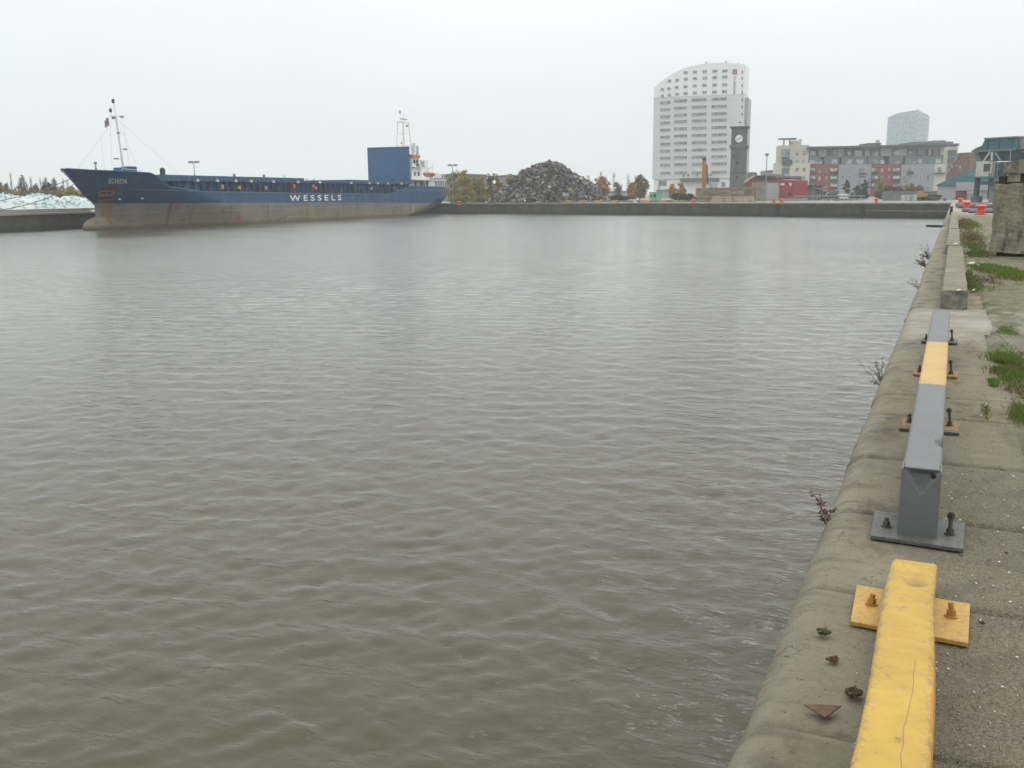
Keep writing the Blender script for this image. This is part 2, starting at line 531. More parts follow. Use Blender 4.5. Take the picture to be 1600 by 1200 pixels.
def coping(y0, y1, seed, ny):
    prof = [(.0, -.42), (.0, -.3), (.0, -.2)]
    for a in np.linspace(0, 90, 9): prof.append((.13 - .13 * math.cos(R(a)), -.13 + .13 * math.sin(R(a))))
    prof += [(x, 0) for x in (.24, .31, .38, .46, .55, .65, .75, .85, .93, 1.0)]
    prof += [(1.0 + .0, -.1)]
    rr = random.Random(seed)
    wd = rr.uniform(.9, 1.04); push = rr.uniform(-.006, .006); lift = rr.uniform(-.008, .004); tilt = rr.uniform(-.006, .006)
    big = rr.uniform(.6, 1.6)
    co = []
    tt = np.linspace(0, 1, ny)
    for k, t_ in enumerate(tt):
        y = y0 + .010 + (y1 - y0 - .02) * t_
        e = min(t_, 1 - t_) * (y1 - y0)
        round_ = max(0, .03 - e) ** 2 * 26
        for (x, z) in prof:
            p = Vector((x * 1.0, y, z))
            n1 = noise.noise(p * 3.1 + Vector((seed, 0, 0))); n2 = noise.noise(p * 11 + Vector((0, seed, 0)))
            edge = 1.0 if x < .25 else .35
            d = (n1 * .004 * big + n2 * .003) * edge
            chip = (max(0, noise.noise(Vector((seed * 3.3, y * 5.5, 0))) - .42) * .05 + max(0, noise.noise(Vector((seed * 1.3, y * 17, 0))) - .3) * .03) if x < .3 else 0
            xx = x * wd if x > .3 else x
            co.append((xx + push + (-d if x < .2 else 0) + chip * (1 if x < .15 else .3), y, z + d * .8 + lift + tilt * (y - y0) - round_ - chip * .6 * (1 if z > -.15 else 0)))
    return np.array(co), len(prof)


joints = [-1.2, .6, 1.75, 2.78, 3.92, 5.0, 6.12, 7.4, 8.15, 9.25, 10.7, 12.1, 14.7]
y = 14.7
while y < 139:
    y += random.uniform(1.5, 2.6) * (1 if y < 45 else 1.8); joints.append(min(y, 139.9))
for k, (a, b) in enumerate(zip(joints, joints[1:])):
    c, npf = coping(a, b, k * 1.37 + 2, 70 if a < 8 else 36 if a < 16 else (14 if a < 40 else 6))
    grid_mesh('coping_stone', c, npf, len(c) // npf, MS, wall)

# ---- far and left quay walls
mfar = NT('far_wall_concrete')
_z = mfar.n('ShaderNodeSeparateXYZ'); mfar.l(mfar.tc.outputs['Object'], _z.inputs[0])
_c = mfar.mix(mfar.rng(mfar.noise(.35, 6), .35, .65), (.042, .042, .034), (.088, .085, .066))
_c = mfar.mix(mfar.rng(mfar.noise(1.6, 5, (1, 1, .08)), .48, .7, 0, .7), _c, (.032, .036, .028))
_zz = mfar.math('ADD', _z.outputs['Z'], mfar.rng(mfar.noise(.8, 4), 0, 1, -.25, .25))
_c = mfar.mix(mfar.rng(_zz, -1.75, -1.35, .85, 0), _c, (.03, .036, .028))      # weed line left by the water
_c = mfar.mix(mfar.rng(_zz, -.3, .05, 0, .25), _c, (.2, .185, .15))
MFAR = mfar.done(_c, .9, mfar.bump(mfar.noise(5, 6), .5, .05))
MCOP = mat('coping_concrete', (.27, .255, .22), .2, .8, .9, dirt=(.14, .13, .1))
for k, (a, b) in enumerate(zip(FARW, FARW[1:])):
    a3, b3 = np.array([*a, 0]), np.array([*b, 0]); d = (b3 - a3); ln = np.linalg.norm(d)
    lab = ['dark concrete quay wall meeting the near quay in the far corner', 'stained dock wall below the white vehicle and grey rails',
           'stained dock wall below the block wall and clock tower', 'long stained dock wall below the yellow rails and the scrap heap',
           'dock wall behind the stern of the blue ship'][k]
    f = empty('dock_wall', tuple(a3), math.atan2(d[1], d[0]), lab, 'dock wall', 'walls of the dock basin')
    MB().box(0.03, ln - .03, -.55, 0, -3, -.18).build('wall', MFAR, f)
    MB().box(0.03, ln - .03, -.65, .06, -.18, .035).build('coping', MCOP, f, bevel=.03)
    if k in (1, 2, 3):
        lb = MB()
        xq = .45
        for i in range(7): lb.box(xq - .22, xq + .22, .02, .08, -1.9 + i * .25, -1.86 + i * .25)
        lb.box(xq - .26, xq - .22, .02, .09, -2.3, -.18).box(xq + .22, xq + .26, .02, .09, -2.3, -.18)
        MB().box(xq - .45, xq + .45, .002, .02, -2.6, -.19).build('recess_shade_panel', DARK, f)  # flat dark panel painting the shade of a ladder slot
        lb.build('ladder', DARK, f)
    if k == 0:       # second, lower ledge line
        MB().box(0.05, ln - .05, .002, .07, -1.12, -1.02).build('ledge', MCOP, f)
a3 = np.array([left_x(174), 174, 0.]); b3 = np.array([left_x(30), 30, 0.]); d = b3 - a3; ln = np.linalg.norm(d)
f = empty('dock_wall', tuple(a3), math.atan2(d[1], d[0]), 'dark dock wall with a pale ledge below the pale turquoise heap', 'dock wall', 'walls of the dock basin')
MB().box(0, ln, -.6, 0, -3, -.25).build('wall', MFAR, f)
MB().box(0, ln, -.7, .1, -.25, .0).build('coping', MCOP, f, bevel=.03)
MB().box(0, ln, -2.4, -1.6, .005, .42).build('kerb', mat('pinkish_concrete', (.3, .25, .215), .2, .8, .9), f)
fd = MB()
for i in range(5): fd.tube((ln - 52 + i * 13, .16, -1.7), (ln - 52 + i * 13, .16, -.5), .14, .14, 8)
fd.build('fender', DARK, f)

# ------------------------------------------------------------------ FOREGROUND: guard rails
def paint(name, c, chip, wear=.5, rough=.55, orange=None, marks=False):
    t = NT(name)
    big = t.noise(2.5, 5); mid = t.noise(16, 6); fine = t.noise(60, 5)
    col = t.mix(t.rng(big, .3, .7), tuple(x * .9 for x in c), tuple(min(1, x * 1.06) for x in c))
    col = t.mix(t.rng(mid, .5, .75, 0, .35), col, tuple(x * .72 for x in (orange or c)))
    gi = t.n('ShaderNodeNewGeometry')
    ed = t.rng(gi.outputs['Pointiness'], .505, .56)
    v = t.n('ShaderNodeTexVoronoi', Scale=14.0); v.feature = 'DISTANCE_TO_EDGE'
    mp = t.n('ShaderNodeMapping'); mp.inputs['Scale'].default_value = (1.5, .35, 1); t.l(t.tc.outputs['Object'], mp.inputs[0])
    dis = t.n('ShaderNodeVectorMath', operation='ADD'); t.l(mp.outputs[0], dis.inputs[0])
    nz = t.n('ShaderNodeTexNoise', Scale=5.0); t.l(t.tc.outputs['Object'], nz.inputs['Vector']); t.l(nz.outputs['Color'], dis.inputs[1])
    t.l(dis.outputs[0], v.inputs['Vector'])
    scratch = t.math('MULTIPLY', t.rng(v.outputs['Distance'], .004, .012, .55, 0), t.rng(t.noise(4, 3), .55, .62))
    chips = t.math('ADD', t.rng(mid, .66, .70), t.math('MULTIPLY', ed, t.rng(fine, .5, .6, 0, .9)))
    chips = t.math('MAXIMUM', t.math('MINIMUM', t.math('MULTIPLY', chips, wear), 1), scratch)
    col = t.mix(chips, col, chip)
    if marks:    # long scratches and the dirty dent of the bent rail
        sx = t.n('ShaderNodeSeparateXYZ'); t.l(t.tc.outputs['Object'], sx.inputs[0])
        X_, Y_ = sx.outputs['X'], sx.outputs['Y']
        wob = t.rng(t.noise(3.5, 3), 0, 1, -.02, .02)
        l1 = t.math('ABSOLUTE', t.math('ADD', wob, t.math('SUBTRACT', X_, t.math('ADD', -.085, t.math('MULTIPLY', Y_, .028)))))
        l1 = t.math('MULTIPLY', t.rng(l1, .0006, .0016, .8, 0), t.rng(Y_, 2.85, 2.9, 1, 0))
        u = t.math('SUBTRACT', Y_, 4.0); q = t.math('ADD', X_, -.02)
        rad = t.math('SQRT', t.math('ADD', t.math('MULTIPLY', u, t.math('MULTIPLY', u, .25)), t.math('MULTIPLY', q, q)))
        l2 = t.math('MULTIPLY', t.rng(t.math('ABSOLUTE', t.math('SUBTRACT', rad, .11)), .0006, .0018, .75, 0), t.rng(X_, .0, .01, 1, 0))
        u2 = t.math('SUBTRACT', Y_, 3.70); q2 = t.math('ADD', X_, .03)
        r2 = t.math('ADD', t.math('SQRT', t.math('ADD', t.math('MULTIPLY', u2, t.math('MULTIPLY', u2, .5)), t.math('MULTIPLY', q2, q2))), t.rng(mid, 0, 1, -.025, .025))
        edg = t.rng(t.math('ABSOLUTE', t.math('ADD', X_, .044)), .066, .084)
        ec = t.math('MULTIPLY', edg, t.rng(t.noise(38, 6, (1, .45, 1), .7), .49, .56))
        col = t.mix(t.math('MULTIPLY', ec, .8), col, (.17, .14, .09))
        col = t.mix(t.rng(t.noise(22, 5, (1, .6, 1), .6), .66, .70, 0, .7), col, (.20, .165, .10))
        col = t.mix(t.rng(t.math('ADD', X_, t.rng(mid, 0, 1, -.004, .004)), .036, .042, 0, .6), col, (.38, .16, .02))
        col = t.mix(t.math('MAXIMUM', l1, l2), col, (.13, .095, .05))
        col = t.mix(t.rng(r2, .004, .05, .75, 0), col, (.15, .11, .055))
        col = t.mix(t.math('MULTIPLY', t.rng(Y_, 2.0, 3.6, .25, .6), t.rng(t.noise(9, 7, None, .75), .44, .66)), col, (.30, .19, .04))
    return t.done(col, rough, t.bump(mid, .12, .004), spec=.4)


YEL = paint('yellow_paint', (.47, .295, .047), (.15, .115, .06), .95, .6, (.42, .23, .03), True)
YEL2 = paint('faded_yellow_paint', (.45, .295, .10), (.15, .11, .06), .7, .6)
ORA = paint('orange_plate_paint', (.44, .265, .06), (.14, .10, .05), .35, .6)
ORA2 = paint('weathered_orange_paint', (.30, .165, .045), (.10, .07, .04), .9, .7)
GRY = paint('grey_paint', (.12, .125, .127), (.085, .08, .07), .7, .5)
GRYD = paint('dark_grey_plate_paint', (.10, .105, .095), (.06, .05, .04), .8, .6)
BOLT = mat('bolt_steel', (.07, .06, .05), .4, 30, .6, metal=.2)
BOLTY = mat('painted_bolt', (.38, .2, .03), .3, 30, .6)


def bolt(parent, x, y, z, h, m, lean=(0, 0)):
    b = MB()
    b.tube((x, y, z), (x, y, z + .006), .024, .024, 14)
    b.tube((x, y, z + .005), (x + lean[0] * .3, y + lean[1] * .3, z + .028), .017, .017, 6)
    b.tube((x, y, z + .02), (x + lean[0], y + lean[1], z + h), .0095, .0095, 10)
    if h > .08: b.tube((x + lean[0] * .85, y + lean[1] * .85, z + h - .03), (x + lean[0], y + lean[1], z + h - .008), .0165, .0165, 6)
    return b.build('bolt', m, parent)


def plate(parent, y0, y1, m, x0=-.245, x1=.155, skew=0.0, th=.018):
    return MB().slab([(x0, y0 + skew), (x1, y0 - skew), (x1 + .01, y1 - skew), (x0 - .01, y1 + skew)], .004, .004 + th).build('base_plate', m, parent, bevel=.003)


def bar(x0, x1, stations, z0f, ztf, warp=None, ch=.012):
    """square tube along y with softly bevelled edges"""
    prof = [(0, 0), (1, 0), (1, 1), (0, 1)]
    co, fs = [], []
    ring = []
    for y in stations:
        zb, zt = z0f(y), ztf(y)
        nx = 7
        pr = [(x0, zb), (x0, zt - ch), (x0 + ch * .35, zt - ch * .35)] + [(x0 + ch + (x1 - x0 - 2 * ch) * i / nx, zt) for i in range(nx + 1)] + [(x1 - ch * .35, zt - ch * .35), (x1, zt - ch), (x1, zb)]
        for (x, z) in pr:
            p = Vector((x, y, z))
            if warp: p = warp(p)
            co.append(p)
    k = len(co) // len(stations)
    for j in range(len(stations) - 1):
        for i in range(k):
            i2 = (i + 1) % k
            fs.append((j * k + i, j * k + i2, (j + 1) * k + i2, (j + 1) * k + i))
    fs.append(tuple(range(k - 1, -1, -1))); fs.append(tuple((len(stations) - 1) * k + i for i in range(k)))
    return MB().add(co, fs)


# bent yellow rail in front: its far end has dropped onto the base plate
ry = empty('guard_rail', (0, 3.7, 0), 0, 'bright yellow guard rail nearest the viewer, its far end sunk onto an orange plate', 'guard rail', 'yellow and grey guard rails on the near quay')
for a in (ry,): a.location = (0, 0, 0)
zt = lambda y: .128 + (4.03 - y) * .0975
def wy(p):
    dx, dy = p.x + .03, p.y - 3.70
    d = math.hypot(dx, dy * .7)
    p.z -= .016 * math.exp(-(d / .035) ** 2) - .004 * math.exp(-((d - .06) / .03) ** 2)
    p.x += .006 * math.sin(p.y * 3.1)
    if p.y > 3.9: p.z -= (p.y - 3.9) ** 2 * .5
    return p
bar(-.13, .042, np.concatenate([np.linspace(-.5, 3.4, 40), np.linspace(3.43, 4.05, 42)]), lambda y: max(.024, zt(y) - .11), zt, wy, .013).build('beam', YEL, ry, smooth=False)
plate(ry, 3.56, 3.93, ORA, skew=.012)
bolt(ry, -.185, 3.76, .022, .045, BOLTY, (.004, 0)); bolt(ry, .098, 3.76, .022, .055, BOLTY, (-.006, .004))
t = MB(); t.beam((-.045, .6, 0), (-.045, .72, 0), .16, .9); t.build('post', YEL, ry)

# long grey rail with a yellow middle section
rg = empty('guard_rail', (0, 0, 0), 0, 'long grey guard rail with one yellow band on several bolted base plates', 'guard rail', 'yellow and grey guard rails on the near quay')
def wg(p):
    # kink pressed into the right edge, and a sag of the tube
    k = math.exp(-((p.y - 5.28) / .07) ** 2)
    if p.x > 0: p.z -= .035 * k * min(1, (p.x) / .03) ; p.x -= .012 * k
    p.z += .008 * math.sin(p.y * .9)
    return p
xg = (-.137, .033)
zc = lambda y: .34
zb = lambda y: .17
for (a, b, m, lab) in ((4.70, 6.84, GRY, None), (6.843, 8.78, YEL2, 'yellow painted middle section'), (8.783, 11.25, GRY, None)):
    o = bar(*xg, np.arange(a, b + .001, (b - a) / 36), zb, zc, wg).build('beam', m, rg)
    if lab: o['label'] = lab
# end post with a dented face and a hole
nx, nz = 40, 70
c = []
for j in range(nz):
    for i in range(nx):
        x = xg[0] + (xg[1] - xg[0]) * i / (nx - 1); z = .02 + (.338 - .02) * j / (nz - 1)
        u = (x - xg[0]) / (xg[1] - xg[0]); dz = .335 - z
        d = 0
        if dz < .115:
            half = .47 * (1 - dz / .115)
            e = half - abs(u - .52)
            d = max(0, min(.034, e * .2)) * min(1, (dz + .01) / .03)
        hole = math.hypot(x - .0, z - .308)
        if hole < .0085: d += .03
        c.append((x, 4.648 + d, z))
grid_mesh('dented_face', np.array(c), nx, nz, GRY, rg, smooth=False)
MB().tube((.0, 4.66, .312), (.0, 4.675, .312), .0095, .0095, 14).build('hole_shade_disc', mat('hole_shade_black', (.004, .004, .004), .1, 3), rg)  # black disc painting the darkness inside the hole
MB().box(xg[0], xg[1], 4.70, 4.76, .02, .172).build('post', GRY, rg)
for a in (xg[0], xg[1] - .006): MB().box(a, a + .006, 4.652, 4.8, .02, .335).build('post_side', GRY, rg)
plate(rg, 4.56, 4.95, GRYD, -.25, .145, .012)
bolt(rg, -.19, 4.73, .022, .045, BOLT); bolt(rg, .088, 4.73, .022, .105, BOLT, (.0, .01))
for (yy, m1, m2, px) in ((6.98, ORA2, GRYD, YEL2), (9.05, ORA2, ORA2, YEL2), (11.13, GRYD, GRYD, GRY)):
    MB().box(xg[0] + .01, xg[1] - .01, yy, yy + .12, .02, .175).build('post', px, rg)
    plate(rg, yy - .06, yy + .17, m1, -.225, .125, .006)
    if yy < 8: MB().slab([(-.235, yy - .12), (.135, yy - .125), (.135, yy - .065), (-.235, yy - .06)], .004, .02).build('plate_edge', GRYD, rg)
    bm = BOLT
    bolt(rg, -.182, yy + .07, .022, .06, bm); bolt(rg, .075, yy + .07, .022, .12, BOLT, (-.012, .012))

# ------------------------------------------------------------------ concrete kerb beams
KB = mat('mossy_kerb_concrete', (.185, .168, .122), .25, 3, .95, dirt=(.12, .12, .07), bump=.6, bscale=40)
KBE = mat('kerb_end_concrete', (.2, .19, .15), .35, 8, .95, dirt=(.07, .07, .05), bump=.9, bscale=30)
kl = ['nearest long concrete kerb beam, its rough end facing the guard rail', 'second concrete kerb beam along the quay edge, with white litter at its near joint',
      'third concrete kerb beam along the quay edge beside the grass', 'farthest concrete kerb beam before the red bollards']
for k, (a, b, dx) in enumerate(((14.55, 26.5, 0), (26.75, 38.3, -.05), (38.55, 52.6, -.07), (52.85, 68, -.09))):
    e = empty('kerb_beam', (dx, a, 0), 0, kl[k], 'kerb beam', 'concrete kerb beams along the quay edge')
    n = 40
    st = np.linspace(0.02, b - a, n)
    def wk(p, k=k):
        q = Vector((p.x * 2, p.y * .8, p.z * 2 + k * 9))
        v = noise.noise_vector(q * 1.6) * .012 + noise.noise_vector(q * 6) * .006
        return p + v
    bar(-.085, .25, st, lambda y: -.03, lambda y: .25 + .0 * y, wk, .025).build('beam', KB, e, smooth=False)
    g = []
    for j in range(14):
        for i in range(18):
            x = -.085 + .335 * i / 17; z = -.02 + .268 * j / 13
            g.append((x + .004 * noise.noise(Vector((z * 20, k, 1))), -.012 - .03 * noise.noise(Vector((x * 9, z * 9, k))) - .012 * noise.noise(Vector((x * 30, z * 30, k))), z))
    grid_mesh('end_face', np.array(g), 18, 14, KBE, e)
post = MB(); post.tube((0, 0, 0), (0, 0, .5), .1, .09, 10); post.tube((0, 0, .5), (0, 0, .56), .13, .12, 10)
tag(post.build('stub_post', DARK), 'short dark stub post at the end of the kerb beams', 'post').location = (-.2, 71, 0)

# ------------------------------------------------------------------ litter and growth on the near quay
tri = MB().slab([(-.075, .03), (.0, .045), (.075, .05), (.012, -.05)], 0, .004).build('steel_scrap', mat('dull_rust', (.095, .056, .038), .35, 25, .9))
tri.scale = (.74, .74, 1); tri.location = (-.262, 2.87, .02); tri.rotation_euler = (.05, -.06, .1)
tag(tri, 'rusty brown triangular steel offcut lying on the coping stone', 'steel scrap')


def lump(name, loc, r, m, seed, label, cat, n=160):
    vs, fs = [], []
    rr = np.random.default_rng(seed)
    mbx = MB()
    for i in range(n):
        d = rr.normal(0, 1, 3); d[2] = abs(d[2]) * .6; d *= r * rr.random() ** .5 / np.linalg.norm(d)
        e = rr.normal(0, 1, 3); e /= np.linalg.norm(e)
        a = Vector(d); bb = a + Vector(e) * r * .35
        mbx.tube(a, bb, r * .06, r * .02, 3, False)
    for i in range(18):
        d = rr.normal(0, r * .4, 3); d[2] = abs(d[2]) * .6
        mbx.obox(Matrix.Translation(d) @ Matrix.Rotation(rr.random() * 6, 4, Vector(rr.normal(0, 1, 3))), r * .7, r * .5, r * .4)
    o = mbx.build(name, m); o.location = loc
    return tag(o, label, cat)


lump('soil_clod', (-.185, 3.03, .015), .026, mat('dry_soil', (.085, .06, .032), .4, 60, .95), 3, 'clod of brown soil and roots on the coping beside the yellow rail', 'clod')
lump('moss_tuft', (-.325, 3.45, .012), .021, mat('moss', (.075, .07, .032), .4, 60, .95), 4, 'small tuft of olive moss on the coping stone below the orange plate', 'moss')
lump('dead_root', (-.27, 3.25, .012), .018, mat('dead_root', (.11, .06, .035), .4, 60, .95), 8, 'scrap of reddish dead root lying between the moss and the rusty offcut', 'root', 50)


def rocks(n, f, smin, smax, seed):
    rr = np.random.default_rng(seed); mbx = MB()
    for i in range(n):
        x, y = f(rr)
        s = smin + (smax - smin) * rr.random() ** 3
        M = Matrix.Translation((x, y, .004 + s * .12)) @ Matrix.Rotation(rr.random() * 6.3, 4, 'Z') @ Matrix.Rotation(rr.normal(0, .4), 4, 'X') @ Matrix.Diagonal((s * rr.uniform(.6, 1.2), s * rr.uniform(.5, 1), s * rr.uniform(.3, .7), 1))
        vs = [M @ (Vector(v) * rr.uniform(.75, 1.1)) for v in ((1, 0, 0), (.3, .9, .1), (-.8, .5, 0), (-.7, -.6, .1), (.4, -.9, 0), (.1, .1, .9), (0, 0, -.6))]
        mbx.add([v * 1 for v in vs], [(0, 1, 5), (1, 2, 5), (2, 3, 5), (3, 4, 5), (4, 0, 5), (1, 0, 6), (2, 1, 6), (3, 2, 6), (4, 3, 6), (0, 4, 6)])
    return mbx


MGR = NT('gravel_stones')
_gi = MGR.n('ShaderNodeNewGeometry'); _rp = MGR.n('ShaderNodeValToRGB')
for pos, c in ((0, (.06, .055, .04, 1)), (.3, (.13, .12, .085, 1)), (.6, (.2, .17, .11, 1)), (.9, (.27, .25, .2, 1))):
    e = _rp.color_ramp.elements[0] if pos == 0 else _rp.color_ramp.elements.new(pos)
    e.position = pos; e.color = c
MGR.l(_gi.outputs['Random Per Island'], _rp.inputs[0])
MGR = MGR.done(_rp.outputs[0], .9)


def fg(rr):
    while True:
        y = 1.5 + 6.3 * rr.random() ** .8; x = rr.uniform(-.25, 1.3)
        if rr.random() < (1 if x > .02 else .22) * (1 if y < 6 else .25): return x, y
tag(rocks(9000, fg, .0025, .0075, 2).build('gravel', MGR), 'fine loose gravel around the guard rails', 'gravel', kind='stuff')
MPB = mat('dark_pebble', (.045, .042, .038), .3, 30, .8)
for k, (px, py, s, lab) in enumerate(((1572, 868, .016, 'dark pebble on the gravel right of the grey rail, near the picture edge'), (1545, 880, .012, 'small dark pebble just behind the orange plate, right of the yellow rail end'),
                                      (1535, 978, .017, 'blackish pebble right of the orange base plate'), (1342, 760, .012, 'black pebble on the coping left of the grey end post'), (1508, 752, .01, 'dark pebble right of the grey end post'),
                                      (1502, 872, .012, 'dark pebble under the front edge of the grey base plate'), (1362, 905, .008, 'tiny dark pebble left of the yellow rail end'))):
    g = G(px, py)
    o = rocks(1, lambda rr: (0, 0), s, s, 40 + k).build('pebble', MPB); o.location = (g[0], g[1], .006)
    tag(o, lab, 'pebble', 'loose dark pebbles')
MLT = mat('white_litter', (.6, .6, .57), .1, 20, .7)
for k, (px, py, s, lab) in enumerate(((1491, 382, .1, 'white crumpled litter lying on the joint of the concrete kerb beams'), (1516, 413, .13, 'white scrap of litter in the grass beside the kerb beams'),
                                      (1518, 455, .07, 'small white and yellow litter in the grass by the near kerb end'), (1496, 455, .05, 'small pale chip on the near kerb beam'))):
    zz = .25 if k in (0, 3) else .02
    g = G(px, py, zz); mbx = MB(); rr = random.Random(k)
    for i in range(5):
        a = Vector((rr.uniform(-.4, .4) * s, rr.uniform(-.5, .5) * s, .01)); mbx.add([a, a + Vector((s * .6, rr.uniform(-.2, .2) * s, s * rr.uniform(.1, .4))), a + Vector((s * .3, s * .5, s * .3)), a + Vector((-s * .1, s * .3, .0))], [(0, 1, 2, 3), (3, 2, 1, 0)])
    o = mbx.build('litter', MLT); o.location = g
    tag(o, lab, 'litter')


def blades(n, f, hmin, hmax, seed, wd=.006):
    rr = np.random.default_rng(seed)
    vs = np.zeros((n, 4, 3))
    for i in range(n):
        x, y = f(rr); h = rr.uniform(hmin, hmax); a = rr.random() * 6.283; l = rr.uniform(.2, .9) * h
        d = np.array([math.cos(a), math.sin(a), 0]); s = np.array([-d[1], d[0], 0]) * wd * rr.uniform(.6, 1.4)
        b = np.array([x, y, 0]); t_ = b + d * l + [0, 0, h]; m_ = b + d * l * .4 + [0, 0, h * .65]
        vs[i] = (b - s, b + s, m_ + s * .6, t_)
    return vs.reshape(-1, 3), np.arange(n * 4).reshape(-1, 4)


GRS = leaf_mat('grass_green', (.08, .15, .02), (.16, .25, .045), (.15, .15, .05))
GRD = leaf_mat('grass_dry', (.14, .10, .045), (.24, .19, .10), (.11, .085, .04))


def patch(cx, cy, rx, ry, seed):
    def f(rr):
        while True:
            x, y = rr.normal(0, .55), rr.normal(0, .55)
            p = Vector((cx + x * rx, cy + y * ry, seed))
            if noise.noise(p * 2.2) + .5 * noise.noise(p * 6) > -.12 - .3 * (1 - math.hypot(x, y)): return cx + x * rx, cy + y * ry
    return f


gp = [(1575, 572, .13, .75, 2600, .02, .075), (1600, 650, .08, .3, 700, .02, .06), (1552, 600, .06, .2, 260, .015, .05), (1556, 422, .3, 1.0, 2600, .015, .06), (1538, 418, .25, .9, 1500, .015, .06), (1530, 398, .3, 1.6, 2200, .02, .07), (1522, 385, .3, 2.4, 1800, .02, .08), (1514, 352, .4, 6, 2600, .03, .12),
      (1590, 432, .4, 1.2, 1400, .02, .1), (1575, 520, .12, .5, 400, .02, .05), (1520, 450, .1, .5, 500, .02, .1), (1540, 641, .03, .4, 120, .01, .03), (1515, 440, .08, 1.5, 700, .03, .1)]
V, Q, o_ = [], [], 0
for k, (px, py, rx, ry, n, h0, h1) in enumerate(gp):
    g = G(px, py); v, q = blades(n, patch(g[0], g[1], rx, ry, k), h0, h1, k, .0035 if py > 500 else .008)
    V.append(v); Q.append(q + o_); o_ += len(v)
tag(quad_mesh('grass', np.concatenate(V), np.concatenate(Q), GRS), 'patches of green grass growing between the quay slabs', 'grass', kind='stuff')
V, Q, o_ = [], [], 0
for k, (px, py, rx, ry, n, h0, h1) in enumerate([(1530, 440, .4, 1.6, 1000, .01, .05), (1518, 372, .4, 5, 2000, .02, .1), (1508, 350, .3, 7, 1800, .03, .14), (1560, 425, .4, 1.2, 600, .01, .05), (1590, 575, .12, .6, 500, .02, .06), (1590, 610, .1, .4, 300, .01, .04)]):
    g = G(px, py); v, q = blades(n, patch(g[0], g[1], rx, ry, k + 20), h0, h1, k + 30, .006)
    V.append(v); Q.append(q + o_); o_ += len(v)
tag(quad_mesh('dry_grass', np.concatenate(V), np.concatenate(Q), GRD), 'brown dead grass and weeds beside the concrete kerb beams', 'dry grass', kind='stuff')


def weed(loc, h, lean, n, seed, m, label, leafs=.012, cat='weed'):
    rr = random.Random(seed); e = empty('weed', loc, 0, label, cat, 'weeds growing out of the quay wall')
    st, lf = MB(), MB()
    for i in range(n):
        a = rr.uniform(-1.2, 1.2)
        p = Vector((0, 0, -.05)); d = Vector((lean[0] * rr.uniform(.5, 1.3), lean[1] + math.sin(a) * .35, 1)).normalized()
        L_ = h * rr.uniform(.55, 1.1); seg = 9
        for s_ in range(seg):
            q = p + d * L_ / seg
            st.tube(p, q, .0028 * (1 - s_ / seg) + .001, .0028 * (1 - (s_ + 1) / seg) + .001, 4, False)
            if s_ > 1:
                for _ in range(3):
                    u = Vector((rr.gauss(0, 1), rr.gauss(0, 1), rr.gauss(0, .8))).normalized(); v = u.orthogonal().normalized()
                    ls = leafs * rr.uniform(.5, 1.5); b = p.lerp(q, rr.random())
                    lf.add([b, b + u * ls + v * ls * .4, b + u * ls * 2, b + u * ls - v * ls * .4], [(0, 1, 2, 3)])
            d = (d + Vector((rr.gauss(0, .16), rr.gauss(0, .16), rr.gauss(-.02, .1)))).normalized()
            p = q
    st.build('stem', mat('dead_stem', (.075, .05, .035), .3, 40, .9), e); lf.build('foliage', m, e)
    return e


WB = leaf_mat('dead_leaf', (.10, .045, .028), (.17, .09, .06), (.07, .035, .025))
WG = leaf_mat('weed_leaf', (.10, .085, .06), (.17, .15, .11), (.08, .07, .05))
weed((-.455, 5.0, -.11), .26, (-.5, .25), 4, 1, WB, 'reddish brown dead weed leaning over the water level with the grey end post')
weed((-.46, 9.1, -.14), .42, (-.4, .1), 9, 2, WG, 'tall grey-brown dry weed on the quay edge beside the yellow band of the rail', .009)
weed((-.44, 3.36, -.1), .1, (-.5, 0), 5, 3, GRS, 'small green weed on the quay edge left of the yellow rail', .008)
weed((-.46, 18.6, -.12), .34, (-.6, .1), 5, 4, WG, 'sparse dry weed on the quay edge beside the nearest kerb beam', .012)
weed((-.5, 24.0, -.1), .36, (-.7, .1), 10, 5, WB, 'bushy brown weed hanging off the quay edge beside the second kerb joint', .02)
weed((-.5, 27.0, -.1), .42, (-.6, .1), 10, 6, WG, 'farther bushy brown weed hanging off the quay edge beyond the kerb joint', .02)
weed((-.46, 13.6, -.1), .12, (-.5, .0), 4, 7, WG, 'low dry weed on the quay edge level with the near kerb end', .01)
pl = MB(); pl.beam((-.3, 0, 0), (-1.15, .1, .02), .4, .1); pl.beam((-.3, .6, 0), (-.9, .6, .02), .14, .08)
tag(pl.build('timber_fender', DARK), 'dark timber sticking out of the quay edge over the water', 'timber').location = (0, 50, -.06)

# ------------------------------------------------------------------ big broken concrete block at the right edge
blk = empty('concrete_block', (.86, 26.6, 0), R(-14), 'massive weathered concrete block with a dark rusty slot near its top', 'concrete block')
t = NT('lichen_concrete')
c = t.mix(t.rng(t.noise(1.3, 6), .3, .7), (.19, .17, .12), (.3, .275, .205))
c = t.mix(t.rng(t.noise(3.2, 7, (1.6, 1, .35), .7), .5, .66, 0, .85), c, (.065, .06, .045))
c = t.mix(t.rng(t.noise(5, 6), .56, .7, 0, .6), c, (.42, .4, .33))
c = t.mix(t.rng(t.noise(9, 6, None, .7), .58, .68, 0, .6), c, (.09, .085, .06))
MBK = t.done(c, .95, t.bump(t.noise(9, 8, None, .65), 1.0, .06))


